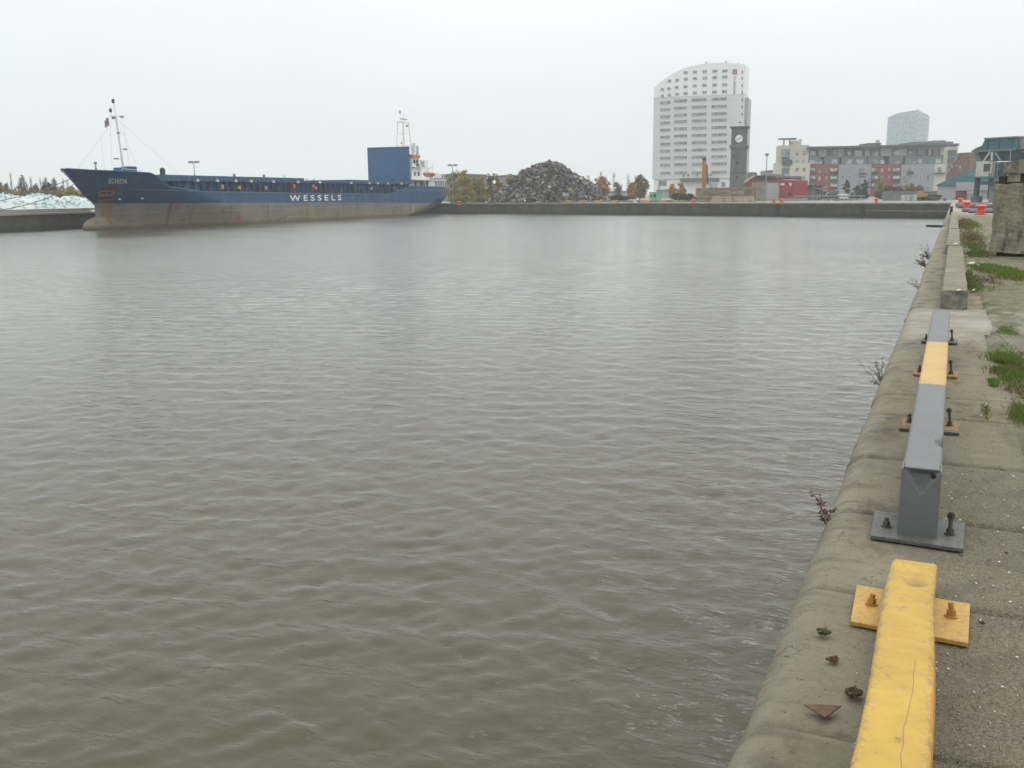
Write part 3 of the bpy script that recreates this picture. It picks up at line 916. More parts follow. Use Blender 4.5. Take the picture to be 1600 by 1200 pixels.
def rough_box(name, x0, x1, y0, y1, z0, z1, n, amp, m, parent, seed, topf=None):
    """box with broken, uneven faces"""
    import bmesh
    bm = bmesh.new(); bmesh.ops.create_cube(bm, size=1)
    bmesh.ops.subdivide_edges(bm, edges=bm.edges[:], cuts=n, use_grid_fill=True)
    for v in bm.verts:
        p = Vector(((v.co.x + .5), (v.co.y + .5), (v.co.z + .5)))
        z_hi = z1 + (topf(p.x, p.y) if topf else 0)
        # round the edges
        q = Vector((x0 + (x1 - x0) * p.x, y0 + (y1 - y0) * p.y, z0 + (z_hi - z0) * p.z))
        k = Vector((q.x * 1.3 + seed, q.y * 1.3, q.z * 1.3))
        d = noise.noise_vector(k) * amp + noise.noise_vector(k * 3.7) * amp * .45 + noise.noise_vector(k * 9) * amp * .2
        v.co = q + d
    me = bpy.data.meshes.new(name); bm.to_mesh(me); bm.free()
    me.materials.append(m); o = bpy.data.objects.new(name, me); COL.objects.link(o); o.parent = parent
    return o


rough_box('body', 0, 2.9, 0, 2.3, .1, 1.76, 22, .05, MBK, blk, 1)
rough_box('plinth', .12, 2.8, .15, 2.2, -.05, .12, 8, .02, mat('shadow_gap_concrete', (.05, .045, .035), .4, 3, .9), blk, 2)  # near-black colour paints the shadow gap below the block
rough_box('rusty_sheet', .0, 2.85, .0, 2.3, 1.765, 1.795, 10, .012, BROWN, blk, 3)
rough_box('cap', .13, 2.9, .1, 2.2, 2.0, 2.2, 16, .05, MBK, blk, 4, lambda x, y: .1 * math.sin(x * 7) * .4 + .06 - .25 * max(0, .12 - x))
rough_box('cap_leg', .22, .5, .12, 1.9, 1.79, 2.1, 8, .06, MBK, blk, 5)
rough_box('cap_leg', 1.6, 1.9, .5, 1.9, 1.79, 2.1, 8, .05, MBK, blk, 6)
rough_box('rusty_lug', .04, .2, .14, .5, 1.79, 1.93, 6, .03, mat('dark_rust', (.03, .018, .013), .4, 6, .95), blk, 7)
rough_box('slot_shade_back', .3, 2.8, 1.0, 2.0, 1.79, 2.05, 4, .02, DARK, blk, 8)  # dark filler painting the shade deep in the slot

# ------------------------------------------------------------------ bollards
def bollard(name='bollard'):
    e = empty(name, (0, 0, 0))
    MB().lathe([(.33, 0), (.33, .05), (.24, .08), (.235, .40), (.27, .47), (.36, .50), (.37, .57), (.30, .63), (.1, .66), (.02, .66)], n=20).build('body', RED, e, smooth=False)
    MB().lathe([(.42, -.05), (.42, .02), (.36, .02)], n=20).build('base_flange', mat('flange_rust', (.16, .07, .04), .4, 5, .8), e)
    return e


bp = bollard()
spots = [(1532, 335.5, 'nearest red-orange mooring bollard, left of the big concrete block'), (1510, 326.5, 'second red-orange mooring bollard of the near quay, beside grey pipes'), (1500.5, 318, 'farthest small red-orange bollard of the near quay, before the teal shed'),
         (717, 320, 'lone red bollard on the far quay next to the stern of the blue ship'), (1083.5, 316.5, 'red bollard at the left foot of the brown block wall'), (1209, 316.6, 'left one of the red bollard pair in front of the red building'),
         (1221, 316.6, 'right one of the red bollard pair in front of the red building'), (1369, 316.2, 'red bollard beside the grey hoarding, right of the white vehicle')]
for k, (px, py, lab) in enumerate(spots):
    g = G(px, py)
    b = bp if k == 0 else copy_tree(bp)
    b.location = (g[0], g[1], 0.0); b.scale = (1.0, 1.0, 1.0) if k < 3 else (.95, .95, .9)
    tag(b, lab, 'bollard', 'red mooring bollards')
for k, (y, x0, x1, r, lab) in enumerate(((76, .9, 4.2, .13, 'grey pipe lying on the quay right behind the nearest red bollard'), (80, .55, 3.8, .15, 'second grey pipe lying between the first two red bollards'), (97, .2, 3.4, .2, 'thick grey pipe lying beside the second red bollard'), (104, .1, 2.8, .2, 'farthest grey pipe lying on the quay before the teal shed'))):
    p = MB(); p.tube((x0, y, r), (x1, y + 1.2, r), r, r, 12); o = p.build('pipe', mat('pipe_grey', (.13, .135, .13), .3, 1, .7, dirt=(.07, .07, .06)))
    tag(o, lab, 'pipe', 'grey pipes lying on the quay')

# ------------------------------------------------------------------ THE SHIP (local x: bow -> stern, y: away from the viewer, z above water)
SA = math.atan2(QD[1], QD[0])
ship = empty('cargo_ship', (-84.0, 76.0, WATER_Z), SA, 'long blue cargo ship with grey lower hull moored on the left', 'ship')
ip = np.interp
def s0(z): return ip(z, [-.6, 0, 2.9, 3.7, 4.65, 5.6, 6.9], [7.2, 7.2, 7.25, 6.05, 5.05, 4.25, 2.95])
def s1(z): return ip(z, [-.6, 0, .27, 1, 2.2, 3, 3.6, 5.3], [82, 86.6, 87.6, 90.8, 94.0, 95.2, 95.6, 95.7])
def hb(s, z):
    Le = ip(z, [0, 3, 5, 6.9], [24, 17, 13, 11.5]); pe = ip(z, [0, 3, 6.9], [1.9, 2.1, 2.6])
    t_ = np.clip((s - s0(z)) / Le, 0, 1); e = 1 - (1 - t_) ** pe
    Lr = ip(z, [0, 2, 3], [12, 9, 6]); wm = ip(z, [0, 2, 3], [.5, .78, .86])
    tr = np.clip((s1(z) - s) / Lr, 0, 1); r = wm + (1 - wm) * (1 - (1 - tr) ** 2)
    return 6.0 * e * r
def zt(s): return ip(s, [2.9, 5, 10.6, 11.4, 13.6, 19.5, 30, 40, 55, 69, 71.4, 76, 78.5, 95.8], [6.9, 6.7, 6.45, 6.15, 4.85, 4.27, 4.2, 4.05, 3.94, 3.82, 4.1, 4.8, 5.28, 5.1])
def zb(s): return 3.1 - .0105 * (s - 5)


def m_hull_blue(name, c):
    t = NT(name)
    sx = t.n('ShaderNodeSeparateXYZ'); t.l(t.tc.outputs['Object'], sx.inputs[0])
    big = t.noise(.25, 5); f = t.noise(1.2, 6)
    col = t.mix(t.rng(big, .3, .7), tuple(x * .85 for x in c), tuple(x * 1.15 for x in c))
    col = t.mix(t.rng(t.noise(.8, 6, (1, 1, .25)), .58, .72, 0, .4), col, (.11, .2, .29))
    col = t.mix(t.rng(f, .64, .74, 0, .5), col, (.05, .05, .05))
    col = t.mix(t.rng(t.noise(1.5, 4, (1.6, 1, .08)), .63, .75, 0, .35), col, (.1, .05, .03))
    col = t.mix(t.rng(t.math('ABSOLUTE', t.math('SUBTRACT', t.math('FRACT', t.math('MULTIPLY', sx.outputs['X'], .25)), .5)), .0, .012, .35, 0), col, tuple(x * .6 for x in c))
    return t.done(col, .42, t.bump(t.noise(.5, 3), .25, .08))


HB = m_hull_blue('hull_blue_paint', (.006, .060, .165))
SB = mat('deck_blue_paint', (.010, .085, .20), .25, .8, .5, streak=True, dirt=(.07, .06, .05))
PB = mat('panel_blue_paint', (.018, .095, .215), .12, .25, .5, bump=.2, bscale=.6)


def m_antifoul():
    t = NT('antifouling')
    sx = t.n('ShaderNodeSeparateXYZ'); t.l(t.tc.outputs['Object'], sx.inputs[0])
    X_, Z_ = sx.outputs['X'], sx.outputs['Z']
    f = t.noise(.3, 6)
    c = t.mix(t.rng(f, .3, .7), (.145, .122, .10), (.205, .18, .152))
    zz = t.math('ADD', Z_, t.rng(t.noise(.5, 5), 0, 1, -.35, .35))
    c = t.mix(t.rng(zz, 1.1, 1.7, .45, 0), c, (.2, .165, .085))          # ochre scum band
    c = t.mix(t.rng(zz, 2.2, 2.9, 0, .4), c, (.20, .22, .21))
    c = t.mix(t.rng(t.math('ABSOLUTE', t.math('SUBTRACT', Z_, 1.95)), .02, .06, .4, 0), c, (.3, .29, .26))
    c = t.mix(t.rng(t.noise(.4, 5, (.8, 1, 1.2)), .6, .67, 0, .7), c, (.21, .065, .06))   # bare red primer
    c = t.mix(t.rng(t.noise(.6, 6, (.6, 1, 1.6)), .58, .66, 0, .6), c, (.08, .075, .075))
    for (x, wd, k) in ((15.2, .35, .9), (18.3, .2, .5), (24.7, .2, .65), (33, .22, .8), (43, .2, .75), (53.5, .16, .6), (62, .12, .6), (66.3, .14, .6), (8.6, .5, .35)):
        g = t.math('ADD', X_, t.rng(t.noise(.8, 3, (1, 1, .4)), 0, 1, -.15, .15))
        m_ = t.rng(t.math('ABSOLUTE', t.math('SUBTRACT', g, x)), wd * .3, wd, k, 0)
        m_ = t.math('MULTIPLY', m_, t.rng(Z_, .1, 1.4, .35, 1))
        c = t.mix(m_, c, (.15, .062, .022))
    c = t.mix(t.rng(zz, .2, .55, .75, 0), c, (.07, .062, .03))           # weed at the waterline
    return t.done(c, .8, t.bump(t.noise(.6, 4), .3, .06))


def hull_part(name, lo, hi, rows, m):
    st = np.unique(np.concatenate([np.linspace(0, .14, 34), np.linspace(.14, .7, 60), np.linspace(.7, 1, 44)]))
    def lv(sn, fr):
        return min(lo(sn) + ((6.95 if hi is zt else hi(sn)) - lo(sn)) * fr, hi(sn))
    co = []
    for side in (-1, 1):
        g = []
        for k in range(rows):
            fr = k / (rows - 1)
            for tau in st:
                sn = 2.95 + tau * 92.75
                for _ in range(3):
                    z = lv(sn, fr)
                    sn = s0(z) + tau * (s1(z) - s0(z))
                z = lv(sn, fr)
                g.append((sn, 6 + side * hb(sn, z), z))
        co.append(np.array(g))
    n = len(st)
    c = np.concatenate(co)
    i = np.arange(rows - 1)[:, None] * n + np.arange(n - 1)[None]
    q = np.stack([i, i + 1, i + n + 1, i + n], -1).reshape(-1, 4)
    q2 = q[:, ::-1] + rows * n
    e = np.array([(r * n + n - 1, rows * n + r * n + n - 1, rows * n + (r + 1) * n + n - 1, (r + 1) * n + n - 1) for r in range(rows - 1)])
    return quad_mesh(name, c, np.concatenate([q, q2, e]), m, ship, True)


hull_part('hull_topside', zb, zt, 30, HB)
bot = hull_part('hull_bottom', lambda s: -.6, zb, 12, m_antifoul())
bl, fb = [], []
nb, mb_ = 18, 24
for j in range(nb):
    ph = math.pi * j / (nb - 1)
    for i in range(mb_):
        th = 2 * math.pi * i / mb_
        bl.append((9.3 - 3.95 * math.cos(ph), 6 + 1.35 * math.sin(ph) * math.cos(th), .25 + 1.45 * math.sin(ph) * math.sin(th)))
grid_mesh('bulbous_bow', np.array(bl), mb_, nb, bot.data.materials[0], ship)


def hull_y(s, z, off=.03): return 6 - float(hb(s, z)) - off


# decks
def deck(name, a, b, dz, m, n=30):
    ss = np.linspace(a, b, n)
    pts = [(s, 6 - .97 * float(hb(s, zt(s) - dz)), zt(s) - dz) for s in ss] + [(s, 6 + .97 * float(hb(s, zt(s) - dz)), zt(s) - dz) for s in ss[::-1]]
    fs = [(i, i + 1, 2 * n - 2 - i, 2 * n - 1 - i) for i in range(n - 1)]
    return MB().add(pts, fs).build(name, m, ship)


DKM = mat('deck_paint', (.06, .09, .12), .3, 1)
deck('forecastle_deck', 4, 12.5, .9, DKM); deck('main_deck', 12.5, 79, 1.0, DKM); deck('poop_deck', 79, 95.4, .6, DKM)
MB().box(12.4, 12.55, 2.3, 9.7, 3.2, 5.5).build('forecastle_bulkhead', SB, ship)
# bulwark cap rail
ss = np.linspace(3.2, 95.5, 150)
for sd in (-1, 1):
    cap = MB()
    pp = [Vector((s, 6 + sd * (float(hb(s, zt(s)))), zt(s) + .02)) for s in ss]
    cap.path(pp, .07, 5).build('cap_rail', SB, ship)
# rubbing strake
for a, b, zf in ((12, 70, lambda s: zt(s) - .02), (72, 95, lambda s: 4.55 - .004 * (s - 72)), (9, 24, lambda s: 4.62 - .03 * (s - 9))):
    pp = [Vector((s, hull_y(s, zf(s), .0), zf(s))) for s in np.linspace(a, b, 40)]
    MB().path(pp, .055, 5).build('rubbing_strake', mat('strake_blue', (.06, .15, .24), .2, 1, .5), ship)

# hatch coaming with its stiffeners
cm_ = MB()
cm_.box(16.0, 80.3, 1.75, 10.25, 3.0, 5.62); cm_.box(13.4, 16.0, 2.5, 9.5, 4.2, 5.62)
cm_.box(13.2, 80.5, 1.2, 10.8, 5.62, 5.76)
x = 16.4
while x < 80:
    cm_.add([(x - .05, 1.75, 3.0), (x - .05, 1.75, 5.6), (x - .05, 1.25, 5.6), (x - .05, 1.45, 3.0), (x + .05, 1.75, 3.0), (x + .05, 1.75, 5.6), (x + .05, 1.25, 5.6), (x + .05, 1.45, 3.0)],
            [(0, 1, 2, 3), (7, 6, 5, 4), (1, 5, 6, 2), (2, 6, 7, 3), (0, 3, 7, 4)])
    x += 1.55
cm_.box(13.6, 80, 1.5, 1.75, 4.55, 4.62)
cm_.build('hatch_coaming', SB, ship)
rr = random.Random(4)
for i in range(46):
    s = rr.uniform(14, 79); h = rr.uniform(.3, 1.3); wd_ = rr.uniform(.12, .5)
    MB().box(s, s + wd_, 1.0, 1.4, 3.1, 4.1 + h).build('deck_gear', mat('deck_gear', (.025, .05, .075), .6, .9, .7, dirt=(.12, .07, .04)), ship)
yb = MB()
for s, z in ((28.2, 4.9), (34.3, 4.9), (47.4, 4.9), (24.6, 5.0), (65, 4.9)):
    yb = MB(); yb.box(s - .24, s + .24, .95, 1.15, z - .3, z + .2); yb.build('locker', mat('cream_locker', (.34, .30, .19), .2, 4), ship)
for s in (46.6, 41.5):
    r_ = MB(); r_.lathe([(.2, -.06), (.3, -.05), (.3, .05), (.2, .06)], n=16); o = r_.build('lifebuoy', RED, ship)
    o.location = (s, 1.0, 5.1); o.rotation_euler = (R(90), 0, 0)
for s in (19.7, 23.65, 27.56, 31, 36.3, 42.6, 48.7, 58.3, 64.5, 67.5, 71.2, 76.4):
    l_ = MB(); l_.box(s - .16, s + .16, .92, 1.18, 5.56, 5.82); l_.tube((s, 1.05, 5.8), (s, 1.05, 5.95), .05, .05, 6)
    l_.build('deck_light', mat('lamp_white', (.8, .72, .6), .1, 3, .4), ship)
# hatch covers
for a, b, z0_, z1_ in ((13.6, 19.7, 5.77, 6.32), (19.8, 26, 5.77, 6.31), (26.1, 32.2, 5.77, 6.3), (32.3, 38.4, 5.77, 6.29), (38.5, 44.7, 5.77, 6.28), (50.2, 57.8, 5.77, 6.02), (57.9, 66.0, 5.77, 6.2), (66.1, 72, 5.77, 6.22), (72.1, 80.2, 5.77, 6.1)):
    h_ = MB(); h_.box(a, b, 1.3, 10.7, z0_, z1_)
    for u in np.arange(a + .5, b, 1.0): h_.box(u, u + .1, 1.24, 1.3, z0_ + .02, z1_ - .03)
    h_.build('hatch_cover', SB, ship)
for s in (27.8, 34.6):
    MB().box(s - .12, s + .12, 1.3, 1.55, 6.3, 6.65).build('vent', mat('vent_ochre', (.22, .19, .1), .2), ship)
# hatch panel standing upright
pn = MB()
pn.box(81.0, 81.75, 1.85, 10.2, 6.0, 12.42)
pn.build('raised_hatch_panel', PB, ship, bevel=.04)
pe = MB()
for z in (6.4, 7.9, 9.4, 10.9, 12.2): pe.box(81.05, 81.7, 1.75, 1.85, z, z + .18)
pe.box(80.93, 81.0, 1.9, 10.15, 12.2, 12.36).box(80.95, 81.0, 1.9, 10.1, 7.0, 7.06)
for yy in (2.2, 5.0, 8.3): pe.box(80.6, 81.0, yy, yy + .7, 6.1, 6.7)
pe.build('panel_hinge', SB, ship)
kn = MB()
kn.box(78.6, 80.9, 1.4, 2.4, 5.7, 6.3); kn.box(79.5, 80.6, .6, 1.2, 4.6, 5.3)
kn.build('hinge_gear', DARK, ship)

# accommodation at the stern
WS = mat('ship_white', (.74, .75, .73), .06, .7, .5, streak=True, dirt=(.55, .5, .42))
hs_ = MB()
hs_.box(82.2, 90.5, 2.2, 9.8, 4.4, 6.4).build('lower_deckhouse', WS, ship)
MB().box(81.9, 95.5, .7, 11.3, 6.36, 6.56).build('boat_deck', WS, ship)
MB().box(82.0, 86.0, 1.7, 10.3, 6.56, 8.75).build('middle_deckhouse', WS, ship)
MB().box(81.9, 86.3, 1.2, 10.8, 8.75, 8.87).build('bridge_deck', WS, ship)
wh = MB().box(82.1, 84.9, 1.5, 10.5, 8.87, 10.45).build('wheelhouse', WS, ship)
MB().box(81.95, 85.1, 1.3, 10.7, 10.45, 11.0).build('wheelhouse_roof', mat('orange_red_paint', (.75, .16, .05), .1, 1), ship)
for a in (82.4, 83.6): MB().box(a, a + .9, 1.46, 1.5, 9.45, 10.15).build('window', WIN, wh)
MB().box(84.9, 84.94, 2.3, 4.0, 9.4, 10.1).build('window', WIN, wh)
for a, b, z0_, z1_ in ((83.6, 84.8, 9.05, 9.95),):
    MB().box(a, b, 1.40, 1.455, 8.92, 9.38).build('dark_board', DARK, ship)
for a in (83.0, 84.6):
    MB().box(a, a + .7, 1.66, 1.7, 7.2, 7.9).build('window', WIN, ship)
for s in (84.2, 86.7, 88.6):
    MB().box(s, s + .75, 2.15, 2.2, 4.6, 6.2).build('door', mat('door_dark', (.06, .07, .07)), ship)
# white bracket plates carrying the boat deck
MB().add([(87.8, .9, 6.36), (90.2, .9, 6.36), (91.0, .9, 4.9), (88.9, .9, 4.9), (87.8, 1.0, 6.36), (90.2, 1.0, 6.36), (91.0, 1.0, 4.9), (88.9, 1.0, 4.9)],
         [(0, 1, 2, 3), (7, 6, 5, 4), (0, 4, 5, 1), (1, 5, 6, 2), (2, 6, 7, 3), (3, 7, 4, 0)]).build('bracket_plate', WS, ship)
for s in (86.2, 91.8, 92.9, 94.2, 95.2):
    MB().tube((s, .95, 4.6), (s, .95, 6.4), .09, .09, 6).build('pillar', WS, ship)
rl = MB()
for z in (6.95, 7.3, 7.6):
    rl.path([Vector((86.2, .8, z)), Vector((95.4, .8, z)), Vector((95.4, 11.2, z))], .03, 4)
for s in np.arange(86.4, 95.5, 1.15): rl.tube((s, .8, 6.5), (s, .8, 7.62), .035, .035, 4)
for z in (9.2, 9.55, 9.85): rl.path([Vector((85, 1.25, z)), Vector((86.25, 1.25, z)), Vector((86.25, 10.7, z))], .03, 4)
rl.build('railing', WS, ship)
# lifeboat
lb, q = [], []
n1_, n2_ = 18, 14
for j in range(n1_):
    u = j / (n1_ - 1) * 2 - 1
    wd_ = .95 * (1 - abs(u) ** 2.6) + .02
    for i in range(n2_):
        a = 2 * math.pi * i / n2_
        z = math.sin(a) * (.55 if math.sin(a) < 0 else .42) * (1 - abs(u) ** 3) + .14 * u * u
        lb.append((88.9 + u * 2.6, 1.35 + math.cos(a) * wd_ * .8, 7.55 + z))
boat = grid_mesh('lifeboat', np.array(lb), n2_, n1_, mat('lifeboat_red', (.36, .075, .07), .15, 2, .5), ship)
MB().box(86.6, 91.2, .5, .56, 7.56, 7.64).build('gunwale', mat('cover_pink', (.5, .25, .22)), boat)
dv = MB()
for s in (87.2, 90.4):
    dv.beam((s, 2.5, 6.5), (s, 2.2, 8.6), .16, .16); dv.beam((s, 2.2, 8.6), (s + .1, 1.1, 9.0), .14, .14); dv.tube((s, 1.2, 8.95), (s, 1.3, 8.0), .03, .03, 4)
dv.beam((87.2, 2.0, 8.75), (90.4, 2.0, 8.75), .12, .12); dv.beam((86.4, 2, 8.9), (87.3, 2, 9.4), .1, .1)
dv.build('davit', WS, ship)
MB().box(92.4, 94.2, 1.2, 2.2, 6.9, 7.5).lathe([(.3, 0), (.34, .3), (.2, .7), (.02, .85)], (93.2, 1.6, 7.3), 10).build('raft_canister', WS, ship)
MB().tube((93.2, 2.6, 6.5), (93.2, 2.6, 10.0), .05, .03, 6).build('antenna', WS, ship)
# funnels and mast
FN = mat('funnel_grey', (.42, .42, .41), .12, 1, .5)
f1 = MB().tube((91.6, 6.0, 8.5), (91.6, 6.0, 12.6), .42, .38, 12); f1.tube((91.6, 6, 12.5), (92.2, 6.0, 13.5), .36, .3, 12)
f1.build('funnel', FN, ship)
MB().tube((93.6, 6.0, 8.5), (93.6, 6, 12.9), .36, .32, 12).tube((93.6, 6, 12.8), (93.7, 6, 13.1), .34, .3, 12).build('funnel', FN, ship)
MB().box(89.5, 94.6, 4.2, 7.8, 6.5, 10.4).build('funnel_casing', WS, ship)
mw = MAST = mat('mast_white', (.7, .71, .71), .08, 1, .5)
mt = MB()
for s, y_ in ((86.4, 5.2), (89.6, 5.2), (86.4, 7.0), (89.6, 7.0)):
    mt.tube((s, y_, 10.9), (86.9 if s < 88 else 89.1, y_ + (.3 if y_ < 6 else -.3), 17.2), .11, .09, 6)
for z in (13.0, 15.2, 17.2): mt.beam((86.5, 5.5, z), (89.4, 5.5, z), .12, .1); mt.beam((86.5, 6.7, z), (89.4, 6.7, z), .12, .1)
mt.beam((86.0, 6, 17.3), (90.0, 6, 17.3), .6, .1); mt.tube((88, 6, 17.3), (88, 6, 19.2), .06, .04, 6)
mt.tube((86.6, 6, 17.3), (86.6, 6, 19.0), .05, .04, 6)
mt.tube((89.4, 6, 17.3), (90.3, 6, 19.6), .03, .02, 5)
mt.build('radar_mast', mw, ship)
sc = MB().box(87.0, 89.2, 5.8, 6.2, 17.75, 17.95).box(86.4, 86.8, 5.9, 6.1, 18.8, 19.3).box(86.7, 87.0, 5.9, 6.1, 13.2, 13.6).box(89.3, 89.6, 5.9, 6.2, 16.5, 16.9)
sc.build('radar_scanner', mat('scanner', (.35, .36, .37)), ship)
fl = MB().tube((95.0, 6, 5), (95.9, 6, 10.6), .05, .04, 6).build('flagstaff', mw, ship)
fg_ = []
for j in range(8):
    for i in range(6): fg_.append((95.75 + .13 * i + .05 * j * .3, 6 + .12 * math.sin(j * .9 + i), 10.5 - .22 * j - .05 * i))
grid_mesh('ensign', np.array(fg_), 6, 8, mat('flag_red_white', (.5, .3, .3), .3, 5), fl)
MB().box(86.7, 88.2, 2.0, 2.1, 8.9, 10.0).box(86.95, 87.95, 1.98, 2.12, 9.2, 9.75).build('bridge_wing_frame', mat('wing_grey', (.3, .32, .36)), ship)
# round holes in the stern quarter
for s in (83.2, 85.4, 88.0, 90.6):
    o = MB().lathe([(.16, -.02), (.16, .02), (.11, .02)], n=12).build('porthole', DARK, ship)
    o.location = (s, hull_y(s, 3.75, .01), 3.75); o.rotation_euler = (R(90), 0, 0)
# foremast
fm = MB().tube((12.6, 6, 5.5), (11.9, 6, 13.2), .15, .085, 10).tube((11.9, 6, 13.1), (11.75, 6, 15.2), .05, .04, 6)
fm.beam((10.9, 6, 13.0), (13.0, 6, 13.15), .12, .1); fm.beam((12.4, 6, 8.2), (11.3, 6, 8.25), .1, .08); fm.beam((12.35, 6, 9.3), (13.0, 6, 9.35), .08, .08)
fm.tube((11.2, 6, 13), (11.2, 6, 14.2), .04, .04, 5)
fmo = fm.build('foremast', mw, ship)
for (x, z, a, b) in ((11.7, 14.8, .1, .45), (11.15, 13.7, .09, .4), (12.9, 13.1, .25, .22), (11.35, 8.2, .3, .16), (12.1, 11.2, .14, .2), (11.5, 12.9, .15, .3), (13.0, 9.35, .2, .2)):
    MB().box(x - a, x + a, 5.88, 6.12, z - b / 2, z + b / 2).build('navigation_light', DARK if z > 13.3 else GREYM, fmo)
MB().box(11.9, 13.6, 5.0, 7.0, 5.4, 7.2).box(12.8, 14.0, 5.4, 6.6, 7.2, 7.35).build('mast_house', SB, ship)
stay = MB()
for p_, q_ in (((11.85, 6, 12.9), (5.0, 6, 6.7)), ((11.85, 6, 12.9), (19, 3, 6.3)), ((11.85, 6, 12.9), (19, 9, 6.3)), ((10.95, 6, 13), (10.6, 6, 6.4)), ((13, 6, 13), (13.6, 6, 6.9)), ((9.2, 6, 10.4), (9.4, 6, 6.5))):
    stay.tube(p_, q_, .008, .008, 4, False)
stay.build('stay_wire', GREYM, ship)
sig = MB(); sig.box(10.3, 10.7, 5.95, 6.02, 11.9, 12.8).box(10.05, 10.3, 5.95, 6.02, 11.7, 12.5).build('signal_flag', mat('flag_grey', (.2, .19, .22), .2, 8), ship)
fa = MB(); fa.tube((7.4, 5.6, 6.0), (7.9, 5.9, 7.55), .06, .06, 6).tube((8.4, 6.2, 6.0), (7.9, 5.9, 7.55), .06, .06, 6).box(7.75, 8.05, 5.8, 6.0, 7.5, 7.75); fa.build('bell_frame', GREYM, ship)
hr = MB().path([Vector((9.2, 3.5, 6.4)), Vector((9.3, 3.4, 6.95)), Vector((12, 2.9, 6.8)), Vector((12.1, 2.9, 6.3))], .03, 5).build('bow_rail', mw, ship)
MB().box(14.6, 15.0, 2.0, 2.5, 6.3, 6.9).lathe([(.3, 0), (.3, .2), (.05, .35)], (14.8, 2.25, 6.85), 10).build('vent_post', DARK, ship)
# anchor in its pocket
ah = []
for j in range(9):
    for i in range(9):
        s = 6.7 + 1.3 * i / 8; z = 3.65 + 1.25 * j / 8
        ah.append((s, hull_y(s, z, .035), z))
pk = grid_mesh('anchor_pocket', np.array(ah), 9, 9, mat('pocket_rust', (.035, .022, .02), .5, 3, .9, dirt=(.14, .055, .025)), ship)
an = MB()
yc = hull_y(7.3, 4.1, .22)
an.beam((7.3, yc - .05, 3.9), (7.3, yc - .2, 4.85), .2, .2); an.beam((6.7, yc + .4, 3.95), (7.95, yc - .5, 3.95), .26, .26)
an.beam((6.72, yc + .35, 3.9), (6.7, yc + .2, 4.6), .2, .25); an.beam((7.9, yc - .5, 3.9), (7.95, yc - .7, 4.6), .2, .25)
an.beam((6.8, yc + .2, 4.4), (7.85, yc - .6, 4.4), .13, .13)
an.build('anchor', mat('anchor_rust', (.14, .05, .025), .45, 5, .9), ship)
# rust run below the anchor
rn = []
for j in range(24):
    z = .6 + 2.95 * j / 23
    for i in range(7):
        u = i / 6 - .5
        wd_ = .35 + 1.1 * (j / 23) ** 1.5
        s = 8.25 + u * wd_ + .1 * math.sin(z * 3) - .15 * (j / 23)
        s = max(s, float(s0(z)) + .02)
        rn.append((s, 6 - max(float(hb(s, z)), 1.35 * math.sqrt(max(0, 1 - ((s - 9.3) / 3.95) ** 2 - ((z - .25) / 1.45) ** 2)) if z < 1.7 else 0) - .02, z))
grid_mesh('rust_run', np.array(rn), 7, 24, mat('rust_run', (.17, .115, .05), .25, 2.5, .9, streak=True, dirt=(.035, .022, .015)), ship)
for s, z in ((9.1, 3.55), (11.3, 3.6)):
    MB().box(s - .1, s + .1, hull_y(s, z, .05), hull_y(s, z, -.2), z - .1, z + .1).add([(s - .25, hull_y(s, z, .04), z - .12), (s + .25, hull_y(s, z, .04), z - .12), (s, hull_y(s, z, .04), z + .2)], [(0, 1, 2)]).build('thruster_mark', WHITE, ship)


def text_mesh(txt, bold=.0, spacing=1.0):
    cu = bpy.data.curves.new('lettering', 'FONT'); cu.body = txt; cu.offset = bold; cu.space_character = spacing; cu.resolution_u = 4
    ob = bpy.data.objects.new('lettering', cu); COL.objects.link(ob)
    bpy.context.view_layer.update()
    dg = bpy.context.evaluated_depsgraph_get()
    me = bpy.data.meshes.new_from_object(ob.evaluated_get(dg))
    bpy.data.objects.remove(ob); bpy.data.curves.remove(cu)
    v = np.array([q.co[:] for q in me.vertices]); f = [tuple(p.vertices) for p in me.polygons]
    bpy.data.meshes.remove(me)
    v[:, :2] -= v[:, :2].min(0); v[:, 0] /= v[:, 0].max(); v[:, 1] /= v[:, 1].max()
    return v, f


LET = mat('letter_white', (.78, .76, .70), .05, 1)
LET2 = mat('letter_cream', (.62, .60, .52), .1, 2)


def letters(vs, fs, m, parent):          # each letter a mesh of its own under one lettering part
    par = list(range(len(vs)))
    def find(i):
        while par[i] != i: par[i] = par[par[i]]; i = par[i]
        return i
    for g in fs:
        for i in g[1:]: par[find(i)] = find(g[0])
    groups = {}
    for g in fs: groups.setdefault(find(g[0]), []).append(g)
    e = bpy.data.objects.new('lettering', None); COL.objects.link(e); e.parent = parent
    for k, gs in groups.items():
        ids = sorted({i for g in gs for i in g}); mp_ = {q: n for n, q in enumerate(ids)}
        MB().add([vs[i] for i in ids], [tuple(mp_[i] for i in g) for g in gs]).build('letter', m, e)
v, f_ = text_mesh('WESSELS', .018, 1.55)
letters([(38.5 + p[0] * 14.6, -.03, 2.96 + p[1] * .86) for p in v], f_, LET, ship)
v, f_ = text_mesh('ECHION', .012, 1.12)
# ship name follows the flare of the bow
va = []
for p in v:
    s = 7.1 + p[0] * 1.55; z = 5.25 + p[1] * .56 - p[0] * .02
    s -= .55 * float(hb(s, z) - hb(s, 5.25)); va.append((s, hull_y(s, z, .06), z))
letters(va, f_, LET2, ship)
dm = MB()
for i in range(6): dm.box(78.6, 78.85, hull_y(78.7, .6 + i * .25, .03), hull_y(78.7, .6 + i * .25, -.1), .6 + i * .25, .7 + i * .25)
dm.build('draught_mark', LET2, ship)
M4 = Matrix.Translation((-84.0, 76.0, WATER_Z)) @ Matrix.Rotation(SA, 4, 'Z')


